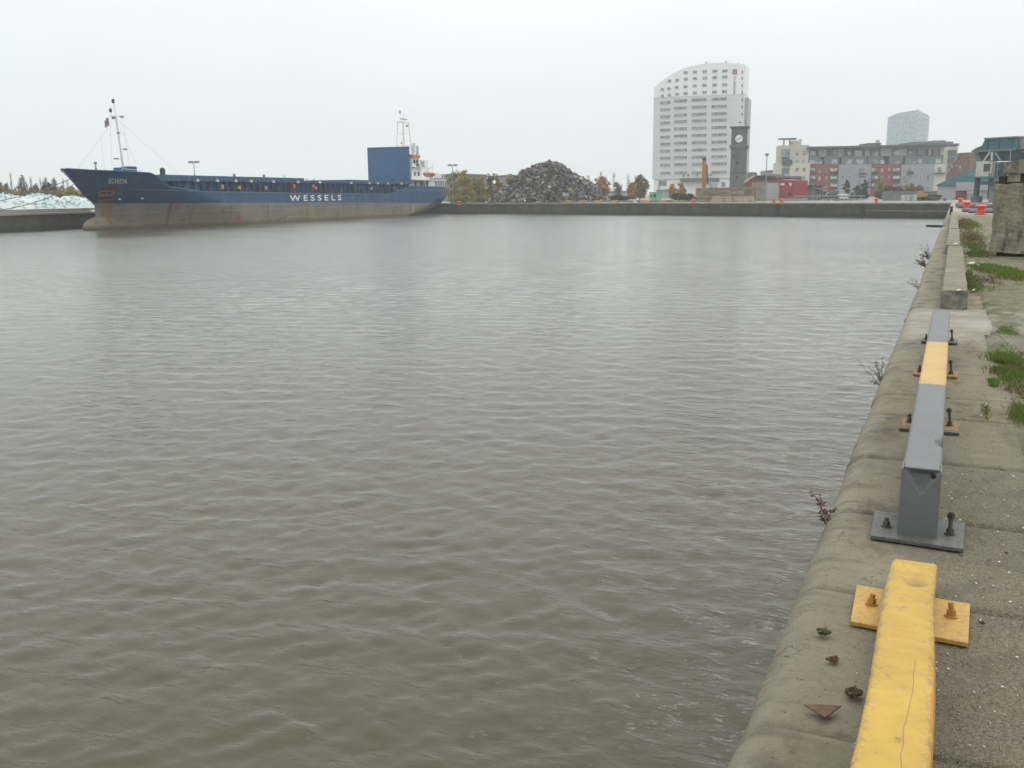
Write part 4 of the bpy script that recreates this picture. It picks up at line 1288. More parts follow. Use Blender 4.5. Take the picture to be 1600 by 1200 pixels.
def rope(p0, p1, sag, label):
    a, b = M4 @ Vector(p0), Vector(p1); m_ = MB(); pts = []
    for i in range(25):
        u = i / 24; q_ = a.lerp(b, u); q_.z -= sag * 4 * u * (1 - u); pts.append(q_)
    m_.path(pts, .04, 5)
    tag(m_.build('mooring_rope', mat('rope', (.13, .12, .1), .2, 8, .9)), label, 'mooring rope', 'mooring ropes from the bow of the blue ship')


e1 = P(-60, 322, 92); e2 = P(-60, 332, 80)
rope((4.0, 5.6, 5.9), tuple(e1), .5, 'upper of the two mooring ropes from the blue bow to the left')
rope((4.6, 5.2, 5.6), tuple(e2), .9, 'lower mooring rope from the blue bow to the left quay')

# ------------------------------------------------------------------ TREES
def leaf_cloud(rr, lobes, n, size):
    """n leaf-clump quads spread through the volume of several uneven lobes"""
    vols = np.array([l[3] * l[4] * l[5] for l in lobes]); pick = rr.choice(len(lobes), n, p=vols / vols.sum())
    Lb = np.array(lobes)[pick]
    d = rr.normal(0, 1, (n, 3)); d /= np.linalg.norm(d, axis=1)[:, None]
    rad = rr.random(n) ** .45
    c = Lb[:, :3] + d * rad[:, None] * Lb[:, 3:6]
    keep = np.array([noise.noise(Vector(q * (1.1 / max(.5, size * 3)))) > -.3 for q in c]); c = c[keep]; m = len(c)
    u = rr.normal(0, 1, (m, 3)); u /= np.linalg.norm(u, axis=1)[:, None]
    v = rr.normal(0, 1, (m, 3)); v -= (v * u).sum(1)[:, None] * u; v /= np.linalg.norm(v, axis=1)[:, None]
    s = size * rr.uniform(.5, 1.3, (m, 1))
    q = np.stack([c - u * s, c + v * s * .55, c + u * s, c - v * s * .55], 1).reshape(-1, 3)
    return q, np.arange(m * 4).reshape(-1, 4)


BARK = mat('bark', (.07, .055, .04), .3, 3, .95)
BARKG = mat('grey_twigs', (.27, .25, .225), .2, 3, .95)
tree_n = [0]


def tree(px, D, ytop, wpx, style, m, label, group, n=900, size=None, base_frac=.25, z0=0.0):
    """tree standing D metres off at a photo column, its top at ytop, crown wpx wide"""
    tree_n[0] += 1
    rr = np.random.default_rng(100 + tree_n[0])
    b = P(px, 310, D); h = P(px, ytop, D)[2] - z0; w_ = wpx / F * D
    e = empty('tree' if style != 'bush' else 'shrub', (b[0], b[1], z0), rr.random() * 6, label, 'tree' if style != 'bush' else 'shrub', group)
    e.rotation_euler = (0, 0, 0)
    size = size or max(.12, w_ * .055)
    tr = MB()
    r0_ = max(.06, h * .018) * (.75 if style == 'bare' else 1)
    lobes = []
    if style == 'poplar' or style == 'bare':
        top_ = h * .97
        tr.tube((0, 0, -.1), (0, 0, top_ * .5), r0_, r0_ * .6, 6, False); tr.tube((0, 0, top_ * .5), (0, 0, top_), r0_ * .6, r0_ * .15, 5, False)
        k = 20
        for i in range(k):
            u = (i + .5) / k; z = h * (base_frac + (.95 - base_frac) * u); f = math.sin(math.pi * min(1, .24 + .66 * u)) ** .6
            a = rr.random() * 6.28; o_ = w_ * rr.uniform(.05, .5) * f
            lobes.append((math.cos(a) * o_, math.sin(a) * o_, z, w_ * rr.uniform(.2, .46) * f, w_ * rr.uniform(.2, .46) * f, h * rr.uniform(.05, .11)))
        for i in range(90 if style == 'bare' else 22):
            z = h * rr.uniform(base_frac, .86); a = rr.random() * 6.28; l_ = w_ * rr.uniform(.15, .5) * (1.1 - z / h * .6)
            q1 = Vector((math.cos(a) * l_ * .6, math.sin(a) * l_ * .6, z + h * rr.uniform(.03, .08))); q2 = Vector((math.cos(a) * l_, math.sin(a) * l_, q1.z + h * rr.uniform(.05, .13)))
            tr.tube((0, 0, z), q1, r0_ * .28, r0_ * .16, 4, False); tr.tube(q1, q2, r0_ * .16, r0_ * .06, 3, False)
        if style == 'bare': n = n // 12
    else:
        th = h * base_frac
        tr.tube((0, 0, -.1), (rr.normal(0, .1), rr.normal(0, .1), th), r0_ * 1.3, r0_, 7, False)
        k = 20
        for i in range(k):
            a = i * 2.4 + rr.random(); f = rr.uniform(.12, .42)
            z = h * (base_frac + (.92 - base_frac) * (i + .5) / k)
            pr = max(.3, 1 - (1.75 * ((i + .5) / k - .45)) ** 2) ** .5
            lobes.append((math.cos(a) * w_ * .5 * f * 1.6 * pr, math.sin(a) * w_ * .5 * f * 1.6 * pr, z, w_ * rr.uniform(.15, .25) * (pr + .12), w_ * rr.uniform(.15, .25) * (pr + .12), h * (.95 - base_frac) * rr.uniform(.08, .14)))
            tr.tube((0, 0, th * .9), (lobes[-1][0], lobes[-1][1], z), r0_ * .6, r0_ * .15, 5, False)
            for _ in range(3):
                q_ = Vector(lobes[-1][:3]); q2 = q_ + Vector(rr.normal(0, 1, 3)) * w_ * .16; tr.tube(q_, q2, r0_ * .2, r0_ * .06, 4, False)
    tr.build('trunk', BARKG if style == 'bare' else BARK, e)
    q_, f_ = leaf_cloud(rr, lobes, n, size * (.6 if style == 'bare' else 1))
    quad_mesh('crown', q_, f_, m, e)
    return e


L_YB = leaf_mat('leaf_yellow_brown', (00.326, 00.261, 00.077), (00.522, 00.392, 00.131), (00.196, 00.186, 00.065))
L_OR = leaf_mat('leaf_orange', (00.392, 00.206, 00.068), (00.548, 00.313, 00.117), (00.235, 00.157, 00.059))
L_OG = leaf_mat('leaf_orange_green', (0.182, 0.140, 0.042), (0.280, 0.182, 0.063), (0.098, 0.105, 0.035))
L_DG = leaf_mat('leaf_dark_green', (0.042, 0.070, 0.035), (0.084, 0.119, 0.056), (0.031, 0.049, 0.028))
L_GR = leaf_mat('leaf_green', (0.074, 0.115, 0.041), (0.135, 0.176, 0.068), (0.054, 0.081, 0.034))
L_BR = leaf_mat('leaf_brown', (00.186, 00.152, 00.099), (00.283, 00.239, 00.162), (00.131, 00.109, 00.077))
L_GY = leaf_mat('twig_grey', (0.168, 0.154, 0.133), (0.252, 0.231, 0.196), (0.126, 0.119, 0.098))
L_RD = leaf_mat('leaf_red_brown', (0.156, 0.060, 0.030), (0.240, 0.102, 0.048), (0.096, 0.054, 0.024))
L_YG = leaf_mat('leaf_yellow_green', (00.255, 00.245, 00.068), (00.392, 00.352, 00.099), (00.157, 00.167, 00.059))

GA = 'trees beyond the turquoise heap'
for a in [(2, 180, 283, 22, 'round', L_BR, 'brown rounded tree cut by the left picture edge behind the turquoise heap'), (12, 190, 284, 16, 'round', L_BR, 'brown rounded tree behind the heap, second from the left picture edge'),
          (20, 215, 268, 8, 'bare', L_GY, 'tall bare grey tree rising over the left part of the turquoise heap'), (25, 165, 292, 15, 'round', L_YG, 'low yellow-green tree directly behind the left heap'),
          (38, 200, 273, 19, 'round', L_BR, 'tallest round dark brown tree behind the left heap'), (51, 215, 274, 9, 'bare', L_GY, 'bare grey tree between the tall round brown tree and the evergreen'), (58, 205, 285, 20, 'round', L_BR, 'brown tree behind the gap between the bare trees left of the bow'),
          (66, 215, 275, 9, 'bare', L_GY, 'bare grey tree just left of the dark evergreen'), (78, 175, 285, 36, 'round', L_DG, 'broad dark evergreen in front of the brown trees left of the bow'), (74, 205, 276, 16, 'round', L_BR, 'left one of two brown crowns standing over the dark evergreen'),
          (87, 208, 275, 16, 'round', L_BR, 'right one of two brown crowns standing over the dark evergreen'), (98, 200, 288, 18, 'round', L_BR, 'brown tree at the right shoulder of the dark evergreen'), (101, 215, 276, 8, 'bare', L_GY, 'bare grey tree nearest the bow tip of the blue ship'),
          (108, 215, 279, 9, 'bare', L_GY, 'bare grey tree partly hidden by the bow of the blue ship'), (113, 165, 289, 34, 'round', L_YG, 'yellow-green tree directly under the overhanging blue bow'), (133, 160, 293, 24, 'round', L_OG, 'orange-green tree hidden mostly behind the blue bow'),
          (50, 175, 292, 24, 'round', L_BR, 'low brown tree behind the middle of the turquoise heap'), (5, 172, 293, 22, 'round', L_OG, 'low olive tree behind the heap at the left picture edge')]:
    tree(*a, GA, 2400 if a[4] == 'round' else 700, base_frac=.12 if a[4] == 'round' else .2)
GB = 'trees behind the blue ship'
for a in [(447, 330, 272.5, 18, 'round', L_BR, 'olive-brown tree top showing just over the middle of the ship'), (481, 330, 276, 10, 'round', L_GR, 'left one of three green tree tops over the ship left of its raised panel'), (491, 330, 277, 12, 'round', L_GR, 'middle one of three green tree tops over the ship left of its raised panel'), (502, 330, 280, 9, 'round', L_GR, 'right one of three green tree tops over the ship left of its raised panel')]:
    tree(*a, GB, 700, base_frac=.15)
GC = 'autumn trees between the ship and the scrap heap'
for a in [(710, 206, 265, 19, 'poplar', L_YB, 'tall yellow-brown tree right behind the lamp post by the ship stern'), (725, 203, 265, 21, 'poplar', L_YB, 'broad yellow-brown tree second from the ship stern'), (741, 206, 276, 17, 'poplar', L_YG, 'greenish yellow tree in the middle of the row by the ship stern'),
          (754, 206, 274, 15, 'poplar', L_YB, 'yellow-brown tree fourth in the row from the ship stern'), (768, 210, 270, 13, 'poplar', L_BR, 'slim brown tree beside the left foot of the scrap heap'), (777, 214, 271, 9, 'poplar', L_YB, 'slim yellowish tree over the left flank of the scrap heap'), (797, 215, 270, 17, 'poplar', L_YB, 'tree top showing over the left slope of the scrap heap')]:
    tree(a[0], a[1], a[2], a[3] * 1.25, *a[4:], GC, 2600, size=.24, base_frac=.04)
GD = 'trees between the scrap heap and the white high-rise'
for a in [(919, 235, 272, 12, 'bare', L_GY, 'thin bare tree over the right slope of the scrap heap'), (940, 228, 274, 32, 'round', L_OR, 'orange-brown bushy tree touching the right slope of the scrap heap'), (938, 240, 265, 14, 'bare', L_BR, 'thin pale tree sticking up out of the orange-brown tree'), (964, 225, 284, 14, 'poplar', L_BR, 'small dark narrow tree right of the orange-brown tree'),
          (959, 245, 268, 10, 'bare', L_GY, 'bare slim tree above the small dark narrow tree'), (981, 245, 270, 11, 'bare', L_GY, 'bare slim tree left of the round orange-green tree'), (988, 225, 284, 20, 'round', L_OR, 'orange left part tree beside the round orange-green tree'), (1000, 230, 271, 29, 'round', L_OG, 'large round orange-green tree left of the white high-rise'),
          (1029, 225, 282, 10, 'bare', L_BR, 'thin brown tree behind the green cabin'), (1050, 225, 286, 12, 'poplar', L_OR, 'left one of two small orange trees before the white high-rise'), (1063, 225, 284, 11, 'poplar', L_OR, 'right one of two small orange trees before the white high-rise')]:
    tree(*a, GD, 2600 if a[4] == 'round' else 800, size=.28 if a[4] == 'round' else .24, base_frac=.12)
GE = 'trees and shrubs before the apartment block'
for a in [(1322, 205, 281, 12, 'poplar', L_GR, 'slim dark green tree behind the white vehicle'), (1339, 205, 289, 9, 'poplar', L_GR, 'small green tree left of the tallest slim tree by the grey facade'), (1341, 210, 280, 5, 'bare', L_BR, 'thin brown sapling in front of the grey facade'), (1351, 205, 281, 11, 'poplar', L_GR, 'green tree in front of the right end of the first grey facade'),
          (1374, 203, 277, 20, 'round', L_YG, 'yellow-green tree in front of the second red facade'), (1384, 203, 289, 18, 'round', L_GR, 'dark green round tree left of the red-brown hedge'), (1413, 225, 274, 12, 'bare', L_GR, 'climbing green tree against the second grey facade'), (1423, 215, 283, 9, 'poplar', L_YG, 'small yellowish tree rising from the red-brown hedge')]:
    tree(*a, GE, 1600, size=.2, base_frac=.06)
MHG = L_DG


def hedge(px0, px1, D, ytop, m, label, n=2200):
    a, b = P(px0, 310, D), P(px1, 310, D); h = P((px0 + px1) / 2, ytop, D)[2]
    d = b - a; ln = math.hypot(d[0], d[1]); k = max(3, int(ln / 1.3))
    e = empty('hedge', (a[0], a[1], 0), math.atan2(d[1], d[0]), label, 'hedge')
    rr = np.random.default_rng(int(px0) + 500)
    lb = [(ln * (i + .5) / k, rr.normal(0, .2), h * rr.uniform(.38, .5), ln / k * .8, .9, h * rr.uniform(.42, .52)) for i in range(k)]
    q_, f_ = leaf_cloud(rr, lb, n, .2)
    quad_mesh('foliage', q_, f_, m, e)
    st = MB()
    for i in range(k): st.tube((ln * (i + .5) / k, 0, -.1), (ln * (i + .5) / k + .2, 0, h * .8), .06, .02, 5, False)
    st.build('stem', BARK, e)


hedge(-12, 146, 168, 293.5, L_BR, 'long brown scrub behind the pale turquoise heap', 6500)
hedge(1390, 1441, 205, 287, L_RD, 'long red-brown hedge above the grey hoarding before the apartments')
hedge(1283, 1311, 195, 299.5, L_DG, 'dark green hedge left of the white vehicle')
hedge(1327, 1356, 195, 299.5, L_DG, 'dark green hedge right of the white vehicle')
hedge(1368, 1392, 200, 295, L_GR, 'bushy green hedge behind the left end of the grey hoarding')
hedge(950, 982, 215, 304, L_DG, 'low dark hedge at the right foot of the scrap heap')
hedge(1053, 1083, 205, 300.5, L_DG, 'low dark shrub hedge left of the brown block wall')
hedge(702, 760, 200, 303, L_YG, 'low yellow-green scrub at the foot of the autumn trees')

# ------------------------------------------------------------------ scrap heap
def make_scrap():
    D = 198; c = P(856, 310, D); c[2] = 0
    pr = [(-97, -.5), (-92, 3), (-78, 13), (-62, 25), (-52, 37), (-40, 49), (-28, 56), (-15, 61), (-7, 64.5), (15, 65), (24, 58), (34, 51), (42, 44), (58, 35), (73, 24), (88, 9), (96, -.5)]
    k = D / F
    xs_ = np.array([p[0] for p in pr]) * k; zs_ = np.array([p[1] for p in pr]) * k * .885
    rt = np.array([math.cos(YAW), math.sin(YAW)]); fd_ = np.array([HF[0], HF[1]])
    def hh(a, b):
        r = math.hypot(a, b * 1.05); a2 = r * (1 if a >= 0 else -1)
        # blend left and right profile round the back
        t_ = .5 + .5 * (a / r if r > 1e-6 else 0)
        return np.interp(r, xs_[9:], zs_[9:]) * t_ + np.interp(-r, xs_[:10], zs_[:10]) * (1 - t_)
    rr = np.random.default_rng(3); mbx = MB()
    # core
    n = 60; co = []
    for j in range(n):
        for i in range(n):
            a = -12.5 + 25 * i / (n - 1); b = -12.5 + 25 * j / (n - 1)
            z = hh(a, b) - .35 + .35 * noise.noise(Vector((a * .6, b * .6, 0)))
            q_ = c[:2] + rt * a + fd_ * b; co.append((q_[0], q_[1], z))
    mbx.add(co, [(j * n + i, j * n + i + 1, (j + 1) * n + i + 1, (j + 1) * n + i) for j in range(n - 1) for i in range(n - 1) if max(co[j * n + i][2], co[(j + 1) * n + i + 1][2]) > -.25])
    cnt = 0
    while cnt < 9500:
        r = 12.3 * rr.random() ** .5; th = rr.random() * 2 * math.pi
        a, b = r * math.cos(th), r * math.sin(th)
        if b > 3 and rr.random() < .8: continue
        z = hh(a, b)
        if z < -.2: continue
        q_ = c[:2] + rt * a + fd_ * b
        M = Matrix.Translation((q_[0], q_[1], max(.05, z + rr.normal(0, .16)))) @ Matrix.Rotation(rr.random() * 6.28, 4, Vector(rr.normal(0, 1, 3)))
        s = .14 + .5 * rr.random() ** 3.2
        kind = rr.random()
        if kind < .42:           # bent sheet
            w_, h_ = s * rr.uniform(.8, 1.6), s * rr.uniform(.5, 1.1); d = s * rr.uniform(-.4, .4)
            vs = [M @ Vector(v) for v in ((-w_, -h_, 0), (0, -h_, d), (w_, -h_, 0), (w_, h_, d * .5), (0, h_, -d), (-w_, h_, 0))]
            mbx.add(vs, [(0, 1, 4, 5), (1, 2, 3, 4)])
        elif kind < .8:
            mbx.obox(M, s * rr.uniform(.6, 1.6), s * rr.uniform(.4, 1), s * rr.uniform(.15, .7))
        else:
            l_ = min(1.1, s * rr.uniform(1, 3)); mbx.tube(M @ Vector((-l_ / 2, 0, 0)), M @ Vector((l_ / 2, 0, 0)), s * .12, s * .12, 5)
        cnt += 1
    t = NT('scrap_metal')
    gi = t.n('ShaderNodeNewGeometry'); rp = t.n('ShaderNodeValToRGB')
    rp.color_ramp.interpolation = 'CONSTANT'
    cols = [(0, (0.072, 0.068, 0.065)), (.14, (0.111, 0.111, 0.111)), (.30, (0.169, 0.169, 0.169)), (.46, (0.091, 0.081, 0.068)), (.58, (0.221, 0.221, 0.218)), (.70, (0.130, 0.124, 0.111)), (.79, (0.299, 0.299, 0.293)), (.87, (0.169, 0.111, 0.078)), (.91, (0.442, 0.442, 0.429)), (.945, (0.221, 0.078, 0.046)), (.958, (0.260, 0.286, 0.260)), (.972, (0.156, 0.260, 0.247)), (.983, (0.750, 0.750, 0.750)), (.992, (0.585, 0.442, 0.260))]
    for i, (p_, cc) in enumerate(cols):
        e = rp.color_ramp.elements[0] if i == 0 else (rp.color_ramp.elements[1] if i == 1 else rp.color_ramp.elements.new(p_))
        e.position = p_; e.color = (*cc, 1)
    t.l(gi.outputs['Random Per Island'], rp.inputs[0])
    col = t.mix(t.rng(t.noise(.22, 4), .38, .62, 0, .45), rp.outputs[0], (.125, .10, .078))
    o = mbx.build('scrap_heap', t.done(col, .65, metal=.15))
    tag(o, 'tall grey heap of mixed scrap metal on the far quay', 'scrap heap', kind='stuff')


make_scrap()

# ------------------------------------------------------------------ pale turquoise heaps behind the left quay
def make_heaps():
    t = NT('crushed_glass')
    c = t.mix(t.rng(t.noise(.35, 5), .35, .65), (.40, .53, .515), (.55, .605, .59))
    c = t.mix(t.rng(t.noise(1.4, 6, (1, 1, 1.5), .65), .56, .68, 0, .6), c, (.30, .47, .46))
    c = t.mix(t.rng(t.noise(2.6, 6), .64, .72, 0, .6), c, (.22, .22, .2))
    m = t.done(c, .9, t.bump(t.noise(2.2, 8, None, .65), .9, .18))
    prof = [(-40, 304), (0, 302), (14, 301.5), (25, 304.5), (33, 304), (42, 306.5), (50, 304.5), (60, 302), (70, 301.8), (80, 303.5), (94, 309), (103, 305), (110, 306), (118, 305), (133, 308), (150, 311), (190, 318)]
    D = 124; k = 200; nb_ = 40; co = []
    for j in range(nb_):
        for i in range(k):
            px = -40 + 230 * i / (k - 1); y_ = np.interp(px, [p[0] for p in prof], [p[1] for p in prof])
            D = 121.5 + px * .048; p = P(px, 332, D); zt_ = P(px, y_, D)[2]
            u = j / (nb_ - 1) * 2 - 1
            hprof = max(0, 1 - abs(u) ** 1.5 - .0)
            off = u * 5.5
            q_ = p[:2] + HF[:2] * off
            z = zt_ * hprof + .16 * noise.noise(Vector((q_[0] * .7, q_[1] * .7, 0))) + .07 * noise.noise(Vector((q_[0] * 2.4, q_[1] * 2.4, 4))) - .1
            co.append((q_[0], q_[1], z))
    o = grid_mesh('crushed_glass_heap', np.array(co), k, nb_, m)
    tag(o, 'long pale turquoise heap of loose material on the left quay', 'heap', kind='stuff')
    rr = np.random.default_rng(9); mbx = MB()
    for _ in range(500):
        i = rr.integers(0, len(co)); a = co[i]
        mbx.obox(Matrix.Translation((a[0], a[1], a[2] + .03)) @ Matrix.Rotation(rr.random() * 6, 4, Vector(rr.normal(0, 1, 3))), .3 * rr.random() + .1, .25, .12)
    tag(mbx.build('glass_lumps', m), 'lumps scattered over the pale turquoise heap', 'lumps', kind='stuff')


make_heaps()

# ------------------------------------------------------------------ TOWN
def zr(ox, oy, s):                       # rectangles read off an enlarged view of the photo
    return lambda x0, y0, x1, y1: (ox + x0 / s, oy + y0 / s, ox + x1 / s, oy + y1 / s)


def windows(f, rects, m=WIN, name='window', d=.04, off=0.0, frame=None, mull=0, parent=None):
    for r in rects:
        a0, a1, z0, z1 = f.rect(*r, off)
        w_ = MB()
        # reveal: pane set back behind a thin surround that stands proud of the wall
        y_ = -off
        o = MB().box(a0, a1, y_ - .05, y_ - .012, z0, z1).build(name, m, parent or f.root)
        if frame:
            fm_ = MB(); b = .1
            fm_.box(a0 - b, a0, y_ - .14, y_ - .01, z0 - b, z1 + b).box(a1, a1 + b, y_ - .14, y_ - .01, z0 - b, z1 + b).box(a0, a1, y_ - .14, y_ - .01, z1, z1 + b).box(a0, a1, y_ - .2, y_ - .01, z0 - b, z0)
            for k in range(1, mull + 1):
                x_ = a0 + (a1 - a0) * k / (mull + 1); fm_.box(x_ - .04, x_ + .04, y_ - .1, y_ - .051, z0, z1)
            fm_.build('frame', frame, o)


# ---- white high-rise with the curved top
hz = Facade(1018.6, 418, 1157, 406, 'high_rise', 'tall white and grey high-rise with a curved roofline', 'high-rise')
Z6 = zr(1000, 80, 4.615)
HW = mat('cladding_white', (.75, .76, .76), .05, .12, .5)
HG = mat('cladding_grey', (.57, .575, .57), .05, .1, .5)
arc = [(97, 268), (130, 235), (165, 208), (205, 181), (250, 154), (300, 131), (350, 113), (405, 99), (460, 89), (520, 84), (580, 82), (640, 83), (700, 88), (742, 97)]
ap = [hz.uv(1000 + x / 4.615, 80 + y / 4.615) for x, y in arc]
zsplit = hz.uv(1080, 80 + 325 / 4.615)[1]
zbase = hz.uv(1080, 80 + 919 / 4.615)[1]
Wd = hz.w
ap[0] = (0.0, ap[0][1]); ap[-1] = (Wd, ap[-1][1])
DP = 17.0
MB().prism([(Wd, zsplit + .02)] + list(reversed(ap)) + [(0, zsplit + .02)], -.12, DP).build('upper_wall', HW, hz.root)
MB().box(0, Wd, 0, DP, zbase, zsplit).build('lower_wall', HG, hz.root)
MB().box(.6, Wd - .5, .6, DP - .5, 0, zbase - .02).build('ground_floor', HW, hz.root)
MB().box(Wd - .02, Wd + 1.3, 4, DP + .6, 0, zsplit - 1.0).build('stair_tower', mat('cladding_mid', (.33, .33, .34), .05, .3), hz.root)
sm = MB()
for k in range(1, 15): sm.box(-.01, Wd + .01, -.018, 0, zbase + (zsplit - zbase) * k / 15 - .02, zbase + (zsplit - zbase) * k / 15 + .02)
sm.build('panel_joint', mat('joint_grey', (.33, .33, .33), .05), hz.root)
up = []
for y_, xs2 in (((155, 150, 147, 144, 142), (330, 397, 467, 540, 612)), ((215, 209, 202, 197, 194, 190, 187), (213, 268, 330, 397, 467, 540, 612)), ((276, 270, 262, 256, 251, 247, 244, 242), (160, 208, 265, 327, 394, 465, 538, 610)), ((323, 317, 310, 305, 301, 297, 294, 292), (162, 212, 267, 329, 396, 465, 538, 609))):
    for yy, xx in zip(y_, xs2):
        hw_ = 10 + (xx - 160) * .016
        up.append(Z6(xx - hw_, yy - 9, xx + hw_, yy + 9))
FRG = mat('window_frame_grey', (.45, .46, .47), .1, 3)
HWIN = glass_mat('tower_glass', (.085, .10, .115), (.25, .27, .285))
windows(hz, up, HWIN, off=.12, frame=FRG, mull=1)
lo = []
for r0 in range(11):
    for (x0, x1, ya, yb_) in ((147, 218, 371, 880), (247, 339, 358, 877), (374, 479, 350, 876), (516, 625, 345, 873)):
        ys_ = [0, .1, .2, .288, .388, .488, .588, .687, .787, .885, 1][r0]
        yy = ya + (yb_ - ya) * ys_
        lo.append(Z6(x0, yy - 10, x1, yy + 10))
windows(hz, lo, HWIN, frame=FRG, mull=4)
windows(hz, [Z6(733, y_ - 11, 741, y_ + 11) for y_ in (150, 196, 247, 298, 350, 402, 455)], WIN, off=.12)
DB = mat('dark_canopy', (.06, .055, .055), .15, 1)
a0, a1, z0, z1 = hz.rect(*Z6(296, 915, 571, 941)); MB().box(a0, a1, -2.2, .6, z0, z1).build('canopy', DB, hz.root)
windows(hz, [Z6(137, 931, 191, 970), Z6(150, 996, 191, 1062), Z6(590, 945, 614, 976)], glass_mat('teal_glass', (.05, .09, .10), (.16, .22, .22)), off=-.6, frame=FRG, mull=2)
sg = hz.rect(*Z6(668, 130, 700, 166), .12)
so_ = MB().box(sg[0], sg[1], -.36, -.122, sg[2], sg[3]).build('sign_panel', mat('sign_dark_red', (.10, .05, .05), .1, 2), hz.root)
MB().box(sg[0] + (sg[1] - sg[0]) * .38, sg[1] - .15, -.40, -.362, sg[2] + (sg[3] - sg[2]) * .45, sg[3] - .25).build('sign_emblem', mat('sign_red', (.42, .06, .05), .1), so_)
MB().box(sg[0] + .3, sg[1] - .3, -.40, -.362, sg[2] + (sg[3] - sg[2]) * .28, sg[2] + (sg[3] - sg[2]) * .36).build('sign_line', LET, so_)
v, f_ = text_mesh('CLARION', .03, 1.1)
la0, la1, lz0, lz1 = hz.rect(*Z6(674, 178, 692, 304), .12)
letters([(la0 + p[1] * (la1 - la0), -.2, lz1 - p[0] * (lz1 - lz0)) for p in v], f_, mat('sign_letters', (.30, .12, .10), .1), hz.root)
rf = MB()
for x_, y0_, y1_ in ((467, 62, 90), (611, 55, 83), (700, 72, 90)):
    a, z_ = hz.uv(1000 + x_ / 4.615, 80 + y0_ / 4.615); _, zz = hz.uv(1000 + x_ / 4.615, 80 + y1_ / 4.615)
    MB().tube((a, 5, zz - 1), (a, 5, z_), .18, .12, 6).box(a - .35, a + .35, 4.7, 5.3, z_ - .9, z_ - .3).build('roof_mast', GREYM, hz.root)
for x_ in (318, 352, 418, 512):
    a, z_ = hz.uv(1000 + x_ / 4.615, 80 + 905 / 4.615); MB().tube((a, -1.6, z_ - 1.4), (a, -1.6, z_ + .9), .1, .08, 5).box(a - .3, a + .3, -1.8, -1.4, z_ + .3, z_ + 1.1).build('floodlight', DARK, hz.root)

# ---- clock tower
ct = Facade(1139, 221.6, 1163.8, 220.6, 'clock_tower', 'dark grey square clock tower with a white clock face', 'clock tower')
ST = NT('tower_stone')
c = ST.mix(ST.rng(ST.noise(.5, 6), .3, .7), (.115, .122, .12), (.175, .18, .175))  # stone lightened so its colour carries some distance haze
c = ST.mix(ST.rng(ST.noise(2.2, 5), .55, .7, 0, .6), c, (.055, .056, .054))
br = ST.n('ShaderNodeTexBrick', Scale=1.0); br.inputs['Color1'].default_value = (1, 1, 1, 1); br.inputs['Color2'].default_value = (.82, .82, .8, 1); br.inputs['Mortar'].default_value = (.75, .74, .7, 1)
br.inputs['Brick Width'].default_value = .9; br.inputs['Row Height'].default_value = .4; br.inputs['Mortar Size'].default_value = .025
mp = ST.n('ShaderNodeMapping'); mp.inputs['Rotation'].default_value = (R(90), 0, 0); ST.l(ST.tc.outputs['Object'], mp.inputs[0]); ST.l(mp.outputs[0], br.inputs['Vector'])
ST = ST.done(ST.mix(1.0, c, br.outputs['Color'], 'MULTIPLY'), .9)
w_ = ct.w
zq = lambda y_: ct.uv(1151, y_)[1]
zc1, zc2, zc3, zc4 = zq(233), zq(229), zq(201.5), zq(197.3)
MB().add([(0, 0, -.1), (w_, 0, -.1), (w_, w_, -.1), (0, w_, -.1), (.05, .05, zc1), (w_ - .05, .05, zc1), (w_ - .05, w_ - .05, zc1), (.05, w_ - .05, zc1)], [(3, 2, 1, 0), (4, 5, 6, 7), (0, 1, 5, 4), (1, 2, 6, 5), (2, 3, 7, 6), (3, 0, 4, 7)]).build('shaft', ST, ct.root)
b = MB(); b.box(-.08, w_ + .08, -.08, w_ + .08, zc1, zc1 + .35).box(-.26, w_ + .26, -.26, w_ + .26, zc1 + .35, zc2 + .35); b.build('cornice', ST, ct.root)
MB().box(.05, w_ - .05, .05, w_ - .05, zc2 + .35, zc3).build('clock_stage', ST, ct.root)
b = MB(); b.box(-.05, w_ + .05, -.05, w_ + .05, zc3, zc3 + .22).box(-.22, w_ + .22, -.22, w_ + .22, zc3 + .22, zc4 - .18).box(-.34, w_ + .34, -.34, w_ + .34, zc4 - .18, zc4); b.build('cornice', ST, ct.root)
zp = zq(192)
MB().add([(.2, .2, zc4), (w_ - .2, .2, zc4), (w_ - .2, w_ - .2, zc4), (.2, w_ - .2, zc4), (w_ * .38, w_ * .38, zp), (w_ * .62, w_ * .38, zp), (w_ * .62, w_ * .62, zp), (w_ * .38, w_ * .62, zp)], [(4, 5, 6, 7), (0, 1, 5, 4), (1, 2, 6, 5), (2, 3, 7, 6), (3, 0, 4, 7)]).build('roof', mat('lead_roof', (.32, .31, .28), .15, 1), ct.root)
MB().tube((w_ / 2, w_ / 2, zp), (w_ / 2, w_ / 2, zq(187.5)), .06, .05, 6).box(w_ / 2 - .35, w_ / 2 + .35, w_ / 2 - .3, w_ / 2 + .3, zp, zp + .2).tube((w_ * .85, w_ / 2, zc4), (w_ * .85, w_ / 2, zq(187)), .05, .04, 5).build('finial', DARK, ct.root)
zf = zq(216.7); rf_ = .87; xf = w_ / 2 + .02
cf = MB().tube((xf, .06, zf), (xf, -.06, zf), rf_, rf_, 40).build('clock_face', mat('clock_white', (.78, .78, .75), .04, 2, .5), ct.root)
rg_ = MB()
for i in range(40):
    t0, t1 = 2 * math.pi * i / 40, 2 * math.pi * (i + 1) / 40
    rg_.add([(xf + (rf_ + e) * math.cos(t), y_, zf + (rf_ + e) * math.sin(t)) for t in (t0, t1) for y_ in (-.1, .05) for e in (0, .1)], [(0, 1, 5, 4), (1, 3, 7, 5), (2, 0, 4, 6)])
rg_.build('clock_rim', DARK, cf)
hd = MB()
